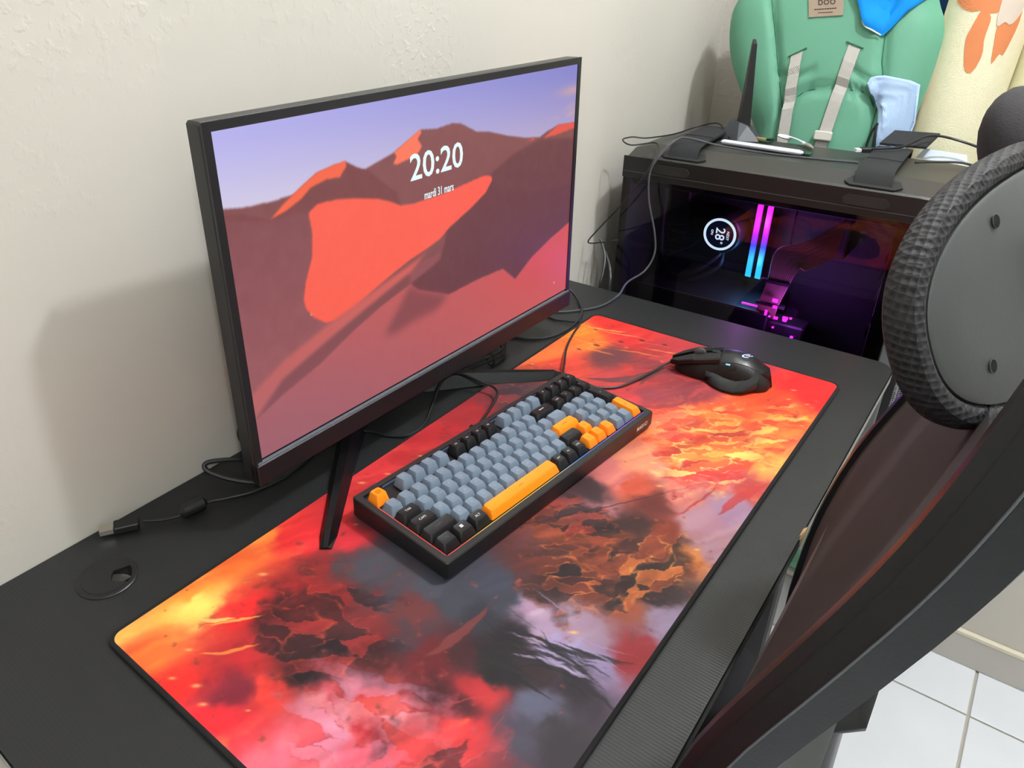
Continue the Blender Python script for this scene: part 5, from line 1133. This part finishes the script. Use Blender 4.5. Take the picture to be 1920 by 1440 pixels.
for k in range(5):
    a = 2*pi*k/5+0.55; d = Vector((cos(a),sin(a),0)); s = Vector((-sin(a),cos(a),0)); c0 = Vector((0.40,0.345,0)); rings = []
    for r, w_, z0, z1 in ((0.03,0.026,0.080,0.115),(0.15,0.022,0.072,0.100),(0.27,0.017,0.062,0.080)):
        c1 = c0+d*r; rings.append([tuple(c1-s*w_+Vector((0,0,z0))),tuple(c1+s*w_+Vector((0,0,z0))),tuple(c1+s*w_*0.7+Vector((0,0,z1))),tuple(c1-s*w_*0.7+Vector((0,0,z1)))])
    leg = MB().loft(rings).xform(ci).build('base_leg', m_cf, ch)
    wc = c0+d*0.262
    for sg in (-1,1):
        cw = wc+s*sg*0.014; MB().loft([[tuple(cw+s*w_*sg+Vector((0,0,0.027))+r*(cos(q)*d+sin(q)*Vector((0,0,1)))) for q in [2*pi*i/16 for i in range(16)]] for w_, r in ((-0.008,0.024),(-0.006,0.027),(0.006,0.027),(0.008,0.024))]).xform(ci).build('caster', m_rubber, leg, 40)
    MB().tube([wc+Vector((0,0,0.027)), wc+Vector((0,0,0.066))], 0.006, 8).xform(ci).build('caster_stem', m_steel, leg)
# headrest: local axes u (sideways), h (up), n (out of the back shell)
hcn = Vector((0.707,0.363,1.127)); th, ph, ro = 0.304, 0.431, 0.126
Lv = Vector((sin(th),cos(th),0)); Bv = Vector((cos(th),-sin(th),0)); nv = cos(ph)*Bv+sin(ph)*Vector((0,0,1)); hvv = nv.cross(Lv)
if hvv.z < 0: hvv = -hvv
Lu = cos(ro)*Lv+sin(ro)*hvv; Hu = -sin(ro)*Lv+cos(ro)*hvv
ha, hb, he = 0.118, 0.063, 2.3
def hpt(u, h, n): return hcn + Lu*u + Hu*h + nv*(n-0.35*u*u)
def sup(t_, grow): 
    c_, s_ = cos(t_), sin(t_); return ((abs(c_)**(2/he))*(ha+grow)*(1 if c_ >= 0 else -1), (abs(s_)**(2/he))*(hb+grow)*(1 if s_ >= 0 else -1))
NS = 72
hr = MB(); rings = []
for g, n_ in ((-0.003,-0.004),(0.001,0.002),(0.005,0.0035),(0.010,0.002),(0.0125,-0.003),(0.0132,-0.008),(0.012,-0.013),(0.007,-0.017),(0.0,-0.019),(-0.02,-0.020),(-0.045,-0.020)):
    rings.append([tuple(hpt(*sup(2*pi*k/NS, g), n_)) for k in range(NS)])
hr.loft(rings).xform(ci).build('headrest_pad', m_hp, ch, True)
hs_ = MB(); rings = []
for g, n_ in ((-0.0015,-0.006),(-0.0015,0.0015),(-0.004,0.0030),(-0.03,0.0042),(-0.055,0.0048)):
    rings.append([tuple(hpt(*sup(2*pi*k/NS, g), n_)) for k in range(NS)])
sh = hs_.loft(rings).xform(ci).build('headrest_shell', m_hs2, ch, True)
m_holed = mat('hole_black', (8,8,8), 0.8, noise=(20,0.1))
for px_u, px_h in ((-0.037,0.045),(-0.073,-0.028)):
    c_ = hpt(px_u, px_h, 0.0046); M_ = frame_matrix(c_, Lu, Hu, nv)
    MB().lathe([(0.0042,0.0001),(0.0038,0.0003),(0.0034,-0.002)], seg=18, cap=False).xform(ci @ M_).build('screw_boss', m_hs2, sh, 40)
    MB().lathe([(0.0036,0.00025),(0.0002,0.00025)], seg=18).xform(ci @ M_).build('screw_hole', m_holed, sh)
MB().box(-0.020,0.050,-0.030,0.022,0.0,0.016,0.006).xform(ci @ frame_matrix(hpt(0.020,0.0,0.003), Lu, Hu, nv)).build('headrest_mount', m_cf, ch, 40)
MB().tube([hpt(0.045,-0.010,0.012), (0.775,0.425,1.10), (0.785,0.425,1.00), (0.760,0.40,0.93), (0.715,0.365,0.86), (0.690,0.350,0.81)], 0.011, 10, 5).xform(ci).build('headrest_post', m_cf, ch, True)
wg = MB(); rings = []
for k in range(13):
    q = pi*k/12; rr_ = max(0.02, sin(q)); rings.append([tuple(Vector((0.679,0.545,1.168)) + Lu*(-0.050*cos(q)) + Hu*(0.046*rr_*cos(a)) - nv*(0.026*rr_*sin(a))) for a in [2*pi*i/20 for i in range(20)]])
wg.loft(rings).xform(ci).build('headrest_wing', m_cs2, ch, True)

# the main lamp follows the cast shadows; the second is an added fill
bpy.context.view_layer.update()
